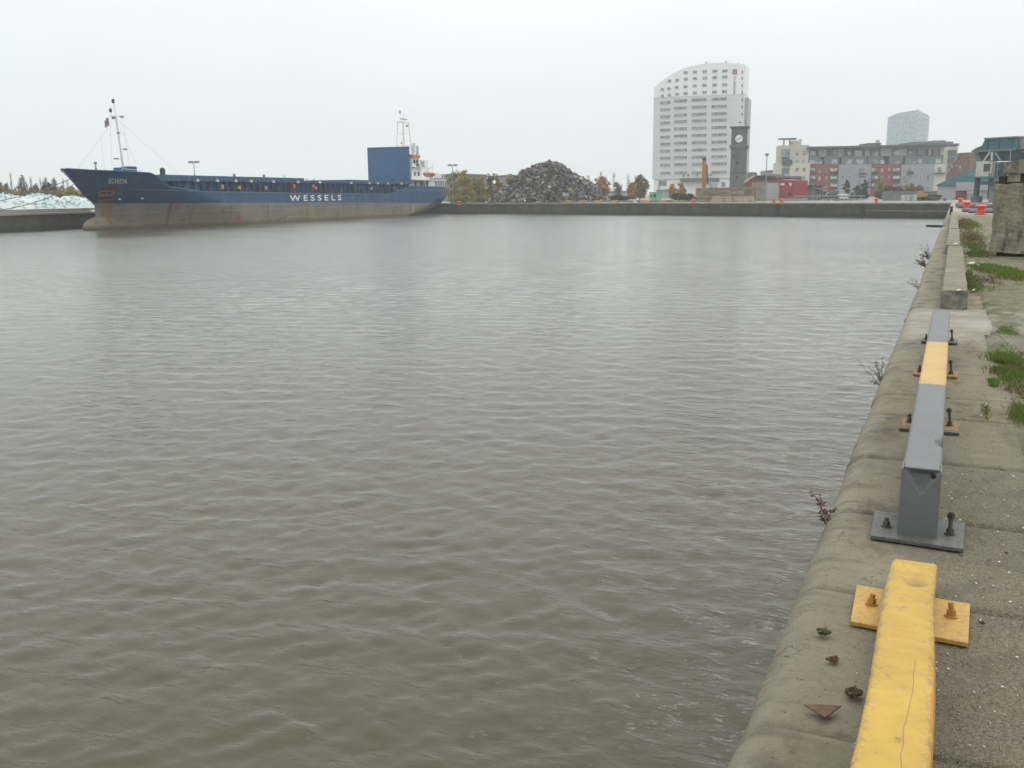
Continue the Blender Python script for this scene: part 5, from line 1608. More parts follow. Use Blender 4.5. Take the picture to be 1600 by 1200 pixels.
for a, l_, q_ in ((R(57), .42, .05), (R(62), .75, .04), (R(240), .72, .045)):
    d = Vector((math.sin(a), 0, math.cos(a))); hd.beam(Vector((xf, -.09, zf)), Vector((xf, -.09, zf)) + d * l_, .03, q_ * 2)
hd.build('clock_hand', DARK, cf)
nm = MB()
for i in range(12):
    a = i * math.pi / 6; d = Vector((math.sin(a), 0, math.cos(a))); nm.beam(Vector((xf, -.075, zf)) + d * .74, Vector((xf, -.075, zf)) + d * .9, .02, .05)
nm.build('hour_mark', mat('hour_grey', (.3, .3, .3)), cf)
for x_, y_ in ((1146.3, 244), (1151.8, 254.5), (1151.5, 277)):
    a, z_ = ct.uv(x_, y_); MB().box(a - .28, a + .28, -.05, .045, z_ - .35, z_ + .35).build('slit_window', DARK, ct.root)
MB().box(-.04, w_ + .04, -.04, w_ + .04, zq(270.6), zq(269.6)).build('string_course', mat('string_dark', (.06, .06, .058), .2), ct.root)

# ---- glass tower in the haze; glass and mullion colours made paler to paint haze
gt = Facade(1379.5, 664, 1425.5, 656, 'glass_tower', 'distant pale blue glass tower with a pointed top', 'glass tower')
GLS = glass_mat('curtain_glass', (.20, .30, .345), (.34, .44, .48), .2)
Z7 = zr(1190, 160, 5.161)
def g7(x, y): return gt.uv(1190 + x / 5.161, 160 + y / 5.161)
pa, pb_, pc_ = g7(985, 122), g7(1100, 92), g7(1212, 60)
zlow = g7(1000, 345)[1]
MB().prism([(0, 0), (gt.w, 0), (gt.w, pc_[1]), (pb_[0], pb_[1] + .5), (0, pa[1])], 0, 22).build('curtain_wall', GLS, gt.root)
ml_ = MB()
topz = lambda a: np.interp(a, [0, pb_[0], gt.w], [pa[1], pb_[1] + .5, pc_[1]])
for a in np.linspace(0, gt.w, 15): ml_.box(a - .14, a + .14, -.25, -.003, 0, topz(a) - .1)
for z_ in np.arange(3.4, 58, 3.4):
    a0 = 0 if z_ < pa[1] else np.interp(z_, [pa[1], pc_[1]], [0, gt.w])
    ml_.box(a0 + .2, gt.w, -.2, -.26 + .02, z_ - .12, z_ + .12)
ml_.build('mullions', mat('mullion_grey', (.42, .48, .51), .1, 1), gt.root)
# right flank
zfl = g7(1290, 102)[1]
fl_ = MB().add([(gt.w + .02, 0, 0), (gt.w + 6.2, 3.5, 0), (gt.w + 6.2, 22, 0), (gt.w + .02, 22, 0), (gt.w + .02, 0, pc_[1] - .5), (gt.w + 6.2, 3.5, zfl), (gt.w + 6.2, 22, zfl), (gt.w + .02, 22, pc_[1] - .5)],
               [(0, 1, 5, 4), (1, 2, 6, 5), (4, 5, 6, 7), (2, 3, 7, 6)])
fl_.build('flank_wall', mat('flank_cladding', (.36, .42, .44), .1, .4), gt.root)
fs_ = MB()
for k in range(1, 17 if zfl > 57 else int((zfl - 1) / 3.4) + 1): fs_.beam((gt.w + .02, -.12, k * 3.4), (gt.w + 6.25, 3.4, k * 3.4), .1, .9)
fs_.build('flank_window', GLS, gt.root)

# ---- apartment block
ab = Facade(1213.5, 297, 1480, 286, 'apartment_block', 'long apartment block with cream, red and grey sections and a flat overhanging roof', 'apartment block')
def A7(*r): return Z7(*r)
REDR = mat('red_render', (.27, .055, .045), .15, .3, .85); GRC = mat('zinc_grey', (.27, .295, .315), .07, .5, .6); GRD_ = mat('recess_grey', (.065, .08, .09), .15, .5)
CRM2 = mat('cream_pale', (.54, .515, .44), .06, .4, .85); SLAB = mat('roof_dark', (.06, .062, .066), .15, 1)
BG = glass_mat('balcony_glass', (.13, .18, .19), (.42, .46, .45), .25)
def sec(name, r, y0, y1, m, zmin=None):
    q = MB(); ab.slab(q, A7(*r), y0, y1, 0, zmin); return q.build(name, m, ab.root)
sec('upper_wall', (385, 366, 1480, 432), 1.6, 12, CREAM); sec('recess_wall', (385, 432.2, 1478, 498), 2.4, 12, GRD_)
sec('end_wall', (128, 345, 382, 488), .4, 12.5, CREAM); sec('front_wing', (100, 488.5, 222, 690), -.6, 10, CRM2, 0); sec('front_wing', (222.5, 490, 384, 690), -1.6, 10, CRM2, 0)
for x0, x1, m in ((385, 616, REDR), (617, 882, GRC), (883, 1120, REDR), (1121, 1390, GRC), (1391, 1477, CRM2)):
    sec('facade_section', (x0, 499, x1, 700), 0 if m is not REDR else .5, 12.1, m, 0)
a0, a1, z0, z1 = ab.rect(*A7(366, 350, 1497, 364)); MB().box(a0, a1, -1.2, 13, z0, z1 + .1).build('roof', SLAB, ab.root)
# penthouse windows, grey bays and balconies, in photo order
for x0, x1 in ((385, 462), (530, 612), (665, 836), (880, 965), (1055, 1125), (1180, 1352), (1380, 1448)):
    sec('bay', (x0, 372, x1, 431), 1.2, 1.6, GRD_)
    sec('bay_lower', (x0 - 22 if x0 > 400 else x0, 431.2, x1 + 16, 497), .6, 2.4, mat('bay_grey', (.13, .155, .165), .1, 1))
windows(ab, [A7(*r) for r in ((390, 392, 434, 428), (560, 385, 600, 428), (690, 385, 720, 428), (752, 388, 808, 430), (892, 388, 944, 430), (1064, 380, 1120, 428), (1186, 390, 1240, 428), (1268, 375, 1318, 424), (1392, 375, 1420, 424))], BG, off=-1.2)
windows(ab, [A7(*r) for r in ((388, 466, 455, 495), (460, 466, 490, 495), (565, 460, 610, 495), (680, 460, 735, 495), (762, 460, 818, 495), (905, 460, 940, 495), (960, 462, 990, 495), (1060, 460, 1108, 492), (1188, 458, 1240, 492), (1268, 458, 1290, 490), (1330, 460, 1365, 492), (1398, 458, 1450, 492))], BG, off=-.6)
windows(ab, [A7(*r) for r in ((275, 396, 298, 426), (330, 396, 353, 426), (275, 464, 298, 487), (330, 464, 352, 487))], WIN2, off=-.4)
windows(ab, [A7(*r) for r in ((275, 527, 298, 557), (332, 527, 354, 557), (275, 592, 297, 620), (330, 592, 350, 620), (270, 655, 292, 684), (327, 655, 350, 684))], WIN2, off=1.6)
windows(ab, [A7(166, 382, 222, 446)], BG, off=-.4, frame=DARK, mull=1)
windows(ab, [A7(*r) for r in ((163, 530, 219, 580), (164, 590, 218, 622))], WIN2, off=.6)
sec('balcony', (164, 464, 246, 503), -1.9, -.62, GRD_); sec('canopy', (166, 444, 224, 452), -1.6, .3, DARK)
# red section balconies and windows
for x0, x1 in ((388, 434), (552, 612), (884, 938), (1058, 1117)):
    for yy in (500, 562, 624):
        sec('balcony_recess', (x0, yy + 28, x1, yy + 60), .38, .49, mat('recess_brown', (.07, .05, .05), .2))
        windows(ab, [A7(x0 + 3, yy + 30, x1 - 3, yy + 56)], BG, off=.45, name='balcony_front')
        sec('balcony_slab', (x0 - 2, yy + 58, x1 + 2, yy + 63), -.7, .3, SLAB)
windows(ab, [A7(*r) for r in ((456, 530, 478, 566), (512, 534, 532, 566), (456, 596, 476, 628), (512, 598, 532, 628), (508, 662, 534, 692), (960, 532, 980, 562), (1020, 524, 1040, 554), (958, 592, 978, 622), (1018, 592, 1036, 614))], WIN2, off=-.5)
windows(ab, [A7(*r) for r in ((644, 590, 664, 617), (700, 590, 724, 614), (642, 655, 664, 690), (784, 532, 834, 574), (784, 590, 834, 622), (786, 652, 832, 690), (1180, 522, 1216, 568), (1172, 594, 1210, 640), (1283, 522, 1300, 548), (1276, 588, 1292, 622), (1330, 585, 1353, 624), (1330, 654, 1352, 690), (1340, 524, 1356, 540), (1420, 520, 1452, 574), (1420, 588, 1440, 626))], WIN2, frame=FRG)
for r in ((784, 566, 838, 580), (1172, 556, 1220, 578), (1388, 568, 1475, 576)): sec('balcony_slab', r, -1.0, -.06, SLAB)
for x, y in ((522, 551), (1022, 600), (1084, 629), (1346, 530)):
    a, z_ = ab.uv(1190 + x / 5.161, 160 + y / 5.161)
    MB().lathe([(.36, 0), (.3, .08), (.1, .14)], n=12).build('satellite_dish', WHITE, ab.root)
    o = ab.root.children[-1]; o.location = (a, -.3, z_); o.rotation_euler = (R(80), 0, 0)
# rooftop pergola and stair box
a0, a1, z0, z1 = ab.rect(*A7(140, 286, 286, 294)); MB().add([(a0, 1, z1), (a1, 1, z1), (a1, 8, z1), (a0, 8, z1), (a0, 1, z1 - .12), (a1, 1, z0), (a1, 8, z0), (a0, 8, z1 - .12)], [(0, 1, 2, 3), (7, 6, 5, 4), (0, 4, 5, 1), (1, 5, 6, 2), (2, 6, 7, 3), (3, 7, 4, 0)]).build('pergola_roof', mat('pergola', (.16, .165, .18), .1), ab.root)
pg = MB()
for x in (184, 232):
    a, zz = ab.uv(1190 + x / 5.161, 160 + 345 / 5.161); pg.tube((a, 1.5, zz - .3), (a, 1.5, z0), .12, .12, 6).tube((a, 7, zz - .3), (a, 7, z0), .12, .12, 6)
pg.build('pergola_post', GREYM, ab.root)
a0, a1, z0, z1 = ab.rect(*A7(243, 300, 325, 345)); MB().prism([(a0, z0 - .2), (a1, z0 - .2), (a1, z1 + .35), (a1 - .5, z1 + .3), (a1 - .6, z1 - .1), (a0, z1 - .3)], 2, 8).build('stair_box', CREAM, ab.root)

# second block to the right, blocks behind
ab2 = Facade(1479, 300, 1493, 300, 'apartment_block', 'narrow cream end block with grey balconies right of the long apartment block', 'apartment block')
def sec2(fc, name, r, y0, y1, m, zmin=None):
    q = MB(); fc.slab(q, Z7(*r), y0, y1, 0, zmin); return q.build(name, m, fc.root)
sec2(ab2, 'wall', (1492, 358, 1572, 700), 0, 9, CREAM, 0)
for yy in (385, 450, 515, 580): sec2(ab2, 'balcony', (1500, yy, 1560, yy + 42), -.9, -.02, GRD_); 
windows(ab2, [Z7(1506, yy - 14, 1556, yy - 2) for yy in (450, 515, 580)], WIN2)
bk = Facade(1430, 325, 1494, 325, 'apartment_block', 'flat dark roofed block rising behind the right end of the long apartment block', 'apartment block')
sec2(bk, 'wall', (1245, 345, 1560, 600), 0, 10, GRC, 0); sec2(bk, 'roof', (1215, 318, 1535, 346), -1, 11, mat('roof_grey_blue', (.10, .125, .14), .1, .5)); sec2(bk, 'roof_edge', (1540, 332, 1580, 352), -1.2, 11, SLAB); sec2(bk, 'plant_room', (1420, 302, 1520, 317), 3, 8, WIN2); sec2(bk, 'wall_head', (1540, 352.5, 1575, 430), 0, 9, CREAM)
b3 = Facade(1355, 330, 1378, 330, 'apartment_block', 'small grey rooftop block left of the glass tower behind the long roof', 'apartment block')
sec2(b3, 'wall', (862, 338, 958, 500), 0, 8, GRC, 0); sec2(b3, 'roof', (858, 328, 960, 337.5), -.6, 8.6, SLAB); sec2(b3, 'chimney', (946, 300, 962, 327.5), 1, 3, CREAM)
bb = Facade(1484, 232, 1520, 226, 'brick_house', 'dark red-brown brick building behind the teal roofed shed', 'brick building')
Z8 = zr(1440, 180, 5.0)
mbk = mat('brown_brick', (.17, .085, .06), .2, 1, .9)
q = MB(); pt = [bb.uv(1440 + x / 5, 180 + y / 5) for x, y in ((190, 470), (250, 350), (262, 300), (290, 296), (370, 290), (372, 350), (372, 560))]
q.prism([(pt[0][0], 0)] + pt + [(pt[-1][0], 0)], 0, 9); q.build('wall', mbk, bb.root)
MB().prism([bb.uv(1440 + x / 5, 180 + y / 5) for x, y in ((262, 300), (300, 296), (282, 352), (262, 372))], -.25, -.05).build('gable_panel', mat('slate_grey', (.15, .155, .16), .15), bb.root)
for x, y in ((275, 390), (240, 400), (215, 430), (300, 405)): windows(bb, [Z8(x - 8, y - 12, x + 8, y + 12)], WIN2, off=.02)

# ---- red building with the gable, left of the apartments
rb = Facade(1163, 188, 1218, 182.5, 'red_building', 'red building with a pitched grey roof beside the clock tower', 'building')
REDP = mat('red_wall_paint', (.30, .045, .05), .15, .5, .8)
ZD = zr(1080, 180, 8.0)
def sd(fc, name, r, y0, y1, m, zmin=None):
    q = MB(); fc.slab(q, ZD(*r), y0, y1, 0, zmin); return q.build(name, m, fc.root)
def uvD(fc, x, y): return fc.uv(1080 + x / 8, 180 + y / 8)
pt = [uvD(rb, x, y) for x, y in ((672, 850), (790, 770), (1055, 775), (1090, 850))]
MB().prism([(pt[0][0], 0)] + pt + [(pt[-1][0], 0)], .1, 9).build('wall', mat('red_brick', (.22, .07, .055), .25, .8, .9), rb.root)
p1, p2, p3 = uvD(rb, 668, 838), uvD(rb, 790, 758), uvD(rb, 1062, 768)
rfm = MB(); rfm.beam((p1[0], -.15, p1[1]), (p2[0], -.15, p2[1]), .25, .28); rfm.build('barge_board', mat('barge_cream', (.5, .46, .42)), rb.root)
MB().prism([(p2[0] + .3, p2[1] - .3), (p2[0] + .6, p2[1] + .1), (p3[0], p3[1] + .15), (p3[0] + .3, p3[1] - .25)], -.3, 9.2).build('roof', SLAB, rb.root)
for x0, x1, h_ in ((815, 850, 735), (870, 905, 742), (930, 975, 735), (985, 1030, 742)): sd(rb, 'roof_vent', (x0, h_, x1, 766), 2, 4, GREYM)
sd(rb, 'panel', (758, 840, 935, 1080), -.12, .09, mat('stained_render', (.26, .245, .20), .25, .7, .9, streak=True), 0); sd(rb, 'sliding_door', (945, 845, 1092, 1080), -.2, .09, mat('pale_grey_door', (.36, .37, .38), .07, .8), 0); sd(rb, 'door_track', (925, 825, 965, 846), -.25, .09, GREYM); sd(rb, 'doorway', (934, 846, 944, 1080), -.1, .09, DARK, 0)
ra = Facade(1217, 175, 1239.5, 173, 'red_annexe', 'low red annexe with two pairs of windows and a pale plinth', 'building')
sd(ra, 'wall', (1098, 815, 1278, 1040), 0, 5, REDP); sd(ra, 'plinth', (1096, 1041, 1280, 1085), -.04, 5, mat('pale_plinth', (.3, .3, .29), .1), 0)
MB().prism([uvD(ra, 1096, 822), uvD(ra, 1096, 800), uvD(ra, 1170, 806), uvD(ra, 1282, 830), uvD(ra, 1282, 845)], -.05, 5.2).build('roof', mat('red_coping', (.25, .05, .05), .1), ra.root)
windows(ra, [ZD(1118, 848, 1168, 878), ZD(1226, 842, 1256, 880)], mat('pale_blind', (.62, .62, .58), .08), off=.01)
windows(ra, [ZD(1118, 960, 1166, 1012), ZD(1216, 960, 1256, 1008)], WIN, off=.01)
for nm_, pxl, pxr, yt, D_, lab, cm in (('house', 1167, 1181, 269, 330, 'small brick house roof between the clock tower and the red building', mat('far_brick', (.2, .13, .11), .15)), ('house', 1196, 1214, 266, 330, 'small grey house behind the red building, left of the cream end wall', CREAM)):
    h_ = Facade(pxl, D_, pxr, D_, nm_, lab, 'house'); zt_ = h_.uv((pxl + pxr) / 2, yt)[1]
    MB().box(0, h_.w, 0, 8, 0, zt_ - .8).build('wall', cm, h_.root); MB().prism([(-.3, zt_ - .8), (h_.w + .3, zt_ - .8), (h_.w * .9, zt_), (h_.w * .1, zt_)], -.3, 8.3).build('roof', mat('far_slate', (.13, .12, .12), .15), h_.root)

# ---- block wall and loose blocks
bw = Facade(1087.5, 178, 1176, 170, 'block_wall', 'wall stacked from big brown concrete blocks in front of the clock tower', 'block wall')
BLK = mat('brown_block', (.20, .155, .11), .2, .9, .9, dirt=(.11, .085, .06), island=0)
BLK2 = mat('buff_block', (.27, .22, .155), .2, .9, .9, dirt=(.14, .11, .08))
zt_ = bw.uv(1130, 293)[1]; rows = 4; n_ = 7; bwid = bw.w / n_; bh = zt_ / rows
rr = random.Random(2)
for j in range(rows):
    for i in range(n_ + (j % 2)):
        a0 = max(0, (i - .5 * (j % 2)) * bwid); a1 = min(bw.w, (i + 1 - .5 * (j % 2)) * bwid)
        if a1 - a0 < .2: continue
        dy = rr.uniform(-.06, .06)
        MB().box(a0 + .02, a1 - .02, dy, 1.2 + dy, j * bh + .015, (j + 1) * bh - .015).build('block', rr.choice((BLK, BLK, BLK2)), bw.root, bevel=.05)
lbl = ['pale buff loose block, first from the left before the brown wall', 'pale buff loose block, second from the left before the brown wall', 'pale buff loose block in the middle before the brown wall', 'pale buff loose block, fourth from the left before the brown wall', 'long flat pale slab at the foot of the brown block wall', 'rightmost pale loose block under the end of the brown wall']
for k, (x0, y0, x1, y1) in enumerate(((258, 1012, 365, 1046), (385, 1010, 488, 1046), (515, 1005, 605, 1042), (632, 1005, 770, 1042), (240, 1050, 480, 1084), (560, 1050, 780, 1084))):
    lf = Facade(1080 + x0 / 8, 167 - k * .4, 1080 + x1 / 8, 166 - k * .4, 'concrete_block', lbl[k], 'concrete block', 'loose concrete blocks')
    if k < 4:
        q = MB().box(0, lf.w, 0, .9, 0, .46); q.box(.06, lf.w - .06, .05, .85, .47, .92)
    else:
        q = MB().box(0, lf.w, 0, .9, 0, .42)
    q.build('block', mat('pale_block', (.37, .32, .235), .15, 1, .9, dirt=(.2, .17, .12)), lf.root, bevel=.04)
# rubble heap left of the wall
rk = P(1070, 316, 176); rk[2] = 0
rm = rocks(420, lambda r: (r.normal(0, 3.2), r.normal(0, 1.3)), .25, .75, 77); o = rm.build('rubble_heap', mat('rubble', (.14, .125, .10), .3, 1, .95, island=.4)); o.location = rk; o.rotation_euler = (0, 0, YAW)
tag(o, 'low heap of grey-brown rubble left of the brown block wall', 'rubble heap', kind='stuff')

# ---- orange excavator behind the block wall
ex = Facade(1093, 186, 1122, 186, 'excavator', 'orange material handler with raised boom behind the brown block wall', 'excavator')
ORM = mat('machine_orange', (.36, .15, .035), .2, 1, .5, dirt=(.15, .07, .03))
def uvE(x, y): return ex.uv(1080 + x / 8, 180 + y / 8)
p1, p2 = uvE(168, 552), uvE(160, 895)
MB().add([(p2[0] - .3, .0, p2[1] - 2), (p2[0] + .42, 0, p2[1] - 2), (p1[0] + .32, 0, p1[1]), (p1[0] - .32, 0, p1[1]), (p2[0] - .3, .8, p2[1] - 2), (p2[0] + .42, .8, p2[1] - 2), (p1[0] + .32, .8, p1[1]), (p1[0] - .32, .8, p1[1])], [(0, 1, 2, 3), (7, 6, 5, 4), (0, 4, 5, 1), (1, 5, 6, 2), (2, 6, 7, 3), (3, 7, 4, 0)]).build('boom', ORM, ex.root, bevel=.05)
MB().tube((p1[0] + .55, .4, p1[1] - 1.0), (p1[0] + .8, .4, p1[1] - 4.6), .12, .16, 8).build('hydraulic_ram', DARK, ex.root)
MB().tube((p1[0], -.05, p1[1] + .02), (p1[0], .85, p1[1] + .02), .3, .3, 10).build('boom_pin', DARK, ex.root)
MB().beam((p1[0] + .1, .4, p1[1]), (p1[0] + .75, .4, p1[1] - 3.4), .3, .34).build('arm', mat('arm_dark_orange', (.22, .09, .03), .2), ex.root)
MB().box(p2[0] - 1.2, p2[0] + 3.4, -.4, 2.2, 1.1, 2.5).build('body', ORM, ex.root, bevel=.1)
MB().box(p2[0] + 1.2, p2[0] + 2.5, -.5, .8, 2.5, 3.5).build('cab', mat('cab_pale', (.4, .4, .38), .1), ex.root, bevel=.1)
for y_ in (-.8, 1.8): MB().box(p2[0] - 1.6, p2[0] + 3.6, y_, y_ + .6, 0, .9).build('track', DARK, ex.root, bevel=.2)
bu = tree(1113, 190, 284, 17, 'bush', L_YB, 'scrubby yellow-grey bush behind the brown block wall beside the orange boom', None, 500, .22, .05)

# ---- green cabin
kb = Facade(1014.5, 182, 1027.5, 181, 'cabin', 'small mint green site cabin on the far quay', 'cabin')
KG = mat('mint_green', (.16, .42, .28), .08, 1, .5)
zt_ = kb.uv(1021, 300.3)[1]
MB().box(0, kb.w, 0, 1.6, .18, zt_ - .12).build('wall', KG, kb.root); MB().box(-.07, kb.w + .07, -.08, 1.7, zt_ - .12, zt_).build('roof', KG, kb.root); MB().box(-.1, kb.w + .1, -.2, 1.7, 0, .18).build('base', WHITE, kb.root)
MB().box(kb.w * .52, kb.w * .8, -.04, .0 - .003, zt_ - .95, zt_ - .35).build('window', DARK, kb.root); MB().box(kb.w * .1, kb.w * .32, -.04, -.003, zt_ - .8, zt_ - .5).build('window', DARK, kb.root)

# ---- yellow and grey rails along the far quay
FY = mat('far_yellow', (.52, .31, .06), .2, 1, .6); FGR = mat('far_grey', (.17, .175, .18), .15, 1, .6)
fa_, fb_ = np.array([*FARW[2], 0.]), np.array([*FARW[3], 0.])
yl = ['at the left foot of the scrap heap front', 'below the middle of the scrap heap, second far rail', 'below the right part of the scrap heap, third far rail', 'at the right foot of the scrap heap, fourth far rail', 'left of the cabin by dark rubbish, fifth far rail', 'just left of the green cabin', 'just right of the green cabin']
for k, (x0, x1) in enumerate(((884, 893), (905, 917), (929, 940), (955, 965), (980, 991), (1001, 1016), (1029, 1040))):
    pa_, pb2 = G(x0, 317.8), G(x1, 317.8)
    D_ = float((pa_ - CAMP) @ HF)
    # stand the rail a metre back from the edge of the far wall
    best = None
    for px in (x0, x1):
        r = ray(px, 317); 
        for (s_, e_) in zip(FARW, FARW[1:]):
            s3, e3 = np.array(s_), np.array(e_); dd = e3 - s3; nn = np.array([-dd[1], dd[0]]); nn /= np.linalg.norm(nn); nn = nn if nn[1] > 0 else -nn
            s3 = s3 + nn * 1.0
            M2 = np.array([[r[0], -dd[0]], [r[1], -dd[1]]]); t_, u_ = np.linalg.solve(M2, s3)
            if 0 <= u_ <= 1: q = s3 + dd * u_; break
        best = (q,) if best is None else best + (q,)
    a, b = best; d = b - a; ln = np.linalg.norm(d)
    e = empty('guard_rail', (a[0], a[1], 0.035), math.atan2(d[1], d[0]), 'small yellow and grey rail ' + yl[k], 'guard rail', 'yellow and grey guard rails on the far quay')
    MB().box(0, ln, -.1, .1, .12, .40).build('beam', FY, e); MB().box(-.9, -.01, -.09, .09, .13, .39).box(ln + .01, ln + .9, -.09, .09, .13, .39).build('beam_end', FGR, e)
    for x_ in (.2, ln - .35): MB().box(x_, x_ + .15, -.08, .08, -.03, .12).build('post', FGR, e)
# grey rails right of the block wall
for k, (px0, px1, D0, D1, z_, lab) in enumerate(((1241, 1352, 171, 163, .95, 'long grey tubular railing below the white vehicle'), (1286, 1354, 168, 161, .45, 'lower grey crash rail in front of the white vehicle'))):
    a, b = P(px0, 310, D0), P(px1, 310, D1); d = b - a; ln = math.hypot(d[0], d[1])
    e = empty('railing', (a[0], a[1], 0), math.atan2(d[1], d[0]), lab, 'railing'); q = MB()
    q.box(0, ln, -.05, .05, z_ - .2, z_); q.build('rail', GREYM, e)
    q = MB()
    for x_ in np.arange(.2, ln, 1.9): q.box(x_, x_ + .1, .06, .14, -.05, z_ - .02)
    q.build('post', GREYM, e)
# ---- grey hut and low sheds
ht = Facade(1253, 184, 1271, 182, 'hut', 'dark grey hut with an overhanging flat roof beside the red annexe', 'hut')
Z3 = zr(1240, 270, 10)
def s3_(fc, name, r, y0, y1, m, zmin=None):
    q = MB(); fc.slab(q, Z3(*r), y0, y1, 0, zmin); return q.build(name, m, fc.root)
HM = mat('hut_grey', (.13, .145, .15), .1, .8); s3_(ht, 'wall', (175, 210, 285, 440), 0, 3, HM, 0); s3_(ht, 'roof', (150, 188, 320, 210), -.6, 3.4, SLAB); s3_(ht, 'side_wall', (40, 265, 172, 440), .6, 3, mat('hut_side', (.10, .115, .11), .15), 0); s3_(ht, 'side_trim', (40, 250, 170, 264), .4, 3.1, mat('trim_pale', (.42, .42, .40)))
wl = Facade(1270, 183, 1288, 183, 'shelter', 'grey open shelter with a sloping canopy right of the grey hut', 'shelter')
MB().prism([wl.uv(1269, 292), wl.uv(1270, 294), wl.uv(1289, 298.5), wl.uv(1296, 297.5)], -.3, 3).build('canopy', STEEL, wl.root)
q = MB()
for x_ in (1272, 1281.5, 1286): a, _ = wl.uv(x_, 300); q.tube((a, 0, 0), (a, 0, wl.uv(x_, 297)[1]), .07, .07, 6)
q.build('post', STEEL, wl.root); s3_(wl, 'back_wall', (300, 290, 470, 440), 2, 2.2, mat('shelter_back', (.11, .10, .095), .2), 0)
for k, (x0, x1, y0, lab, m_) in enumerate(((1291, 1311, 300.5, 'dark parked car left of the white vehicle', 0), (1328, 1341, 301.5, 'dark parked car right of the white vehicle', 0), (1312.2, 1325.6, 300.5, 'white vehicle seen head-on behind the grey rails', 1))):
    vf = Facade(x0, 176, x1, 176, 'parked_car', lab, 'car', 'parked cars behind the far quay')
    W_ = vf.w; body = mat('car_white', (.7, .71, .7), .03, 1, .35) if m_ else mat('car_dark', (.03, .04, .045), .2, 1, .3)
    if m_:      # front view: bonnet and windscreen
        MB().add([(0, 0, .35), (W_, 0, .35), (W_, 3.9, .35), (0, 3.9, .35), (.04, .02, 1.1), (W_ - .04, .02, 1.1), (W_ - .04, 3.9, 1.18), (.04, 3.9, 1.18)], [(3, 2, 1, 0), (4, 5, 6, 7), (0, 1, 5, 4), (1, 2, 6, 5), (2, 3, 7, 6), (3, 0, 4, 7)]).build('body', body, vf.root, bevel=.06)
        MB().add([(.06, .9, 1.11), (W_ - .06, .9, 1.11), (W_ - .06, 3.8, 1.17), (.06, 3.8, 1.17), (.2, 1.5, 1.72), (W_ - .2, 1.5, 1.72), (W_ - .2, 3.6, 1.72), (.2, 3.6, 1.72)], [(4, 5, 6, 7), (0, 1, 5, 4), (1, 2, 6, 5), (2, 3, 7, 6), (3, 0, 4, 7)]).build('windscreen', glass_mat('car_glass', (.05, .07, .07), (.12, .15, .15)), vf.root)
        MB().box(.2, W_ - .2, 1.52, 3.6, 1.722, 1.78).build('roof', body, vf.root)
        MB().box(.3, W_ - .3, -.03, .0, .66, .88).build('grille', DARK, vf.root)
        for a in (.06, W_ - .28): MB().box(a, a + .2, -.035, -.0, .72, .88).build('headlight', mat('headlight', (.5, .52, .52)), vf.root)
        whs = ((.02, .8), (W_ - .22, .8), (.02, 3.1), (W_ - .22, 3.1))
        for a, y_ in whs: MB().tube((a, y_, .33), (a + .2, y_, .33), .33, .33, 14).build('wheel', DARK, vf.root)
    else:       # side view
        MB().prism([(0, .3), (W_, .3), (W_, .75), (W_ * .86, .95), (W_ * .7, 1.45), (W_ * .26, 1.5), (W_ * .08, 1.0), (0, .9)], 0, 1.7).build('body', body, vf.root, bevel=.05)
        MB().prism([(W_ * .28, 1.0), (W_ * .78, .98), (W_ * .69, 1.38), (W_ * .3, 1.42)], -.012, -.002).build('window', glass_mat('car_glass', (.05, .07, .07), (.12, .15, .15)), vf.root)
        for a in (.18, .82): MB().tube((W_ * a, -.02, .32), (W_ * a, .2, .32), .32, .32, 14).build('wheel', mat('tyre', (.02, .02, .02)), vf.root)
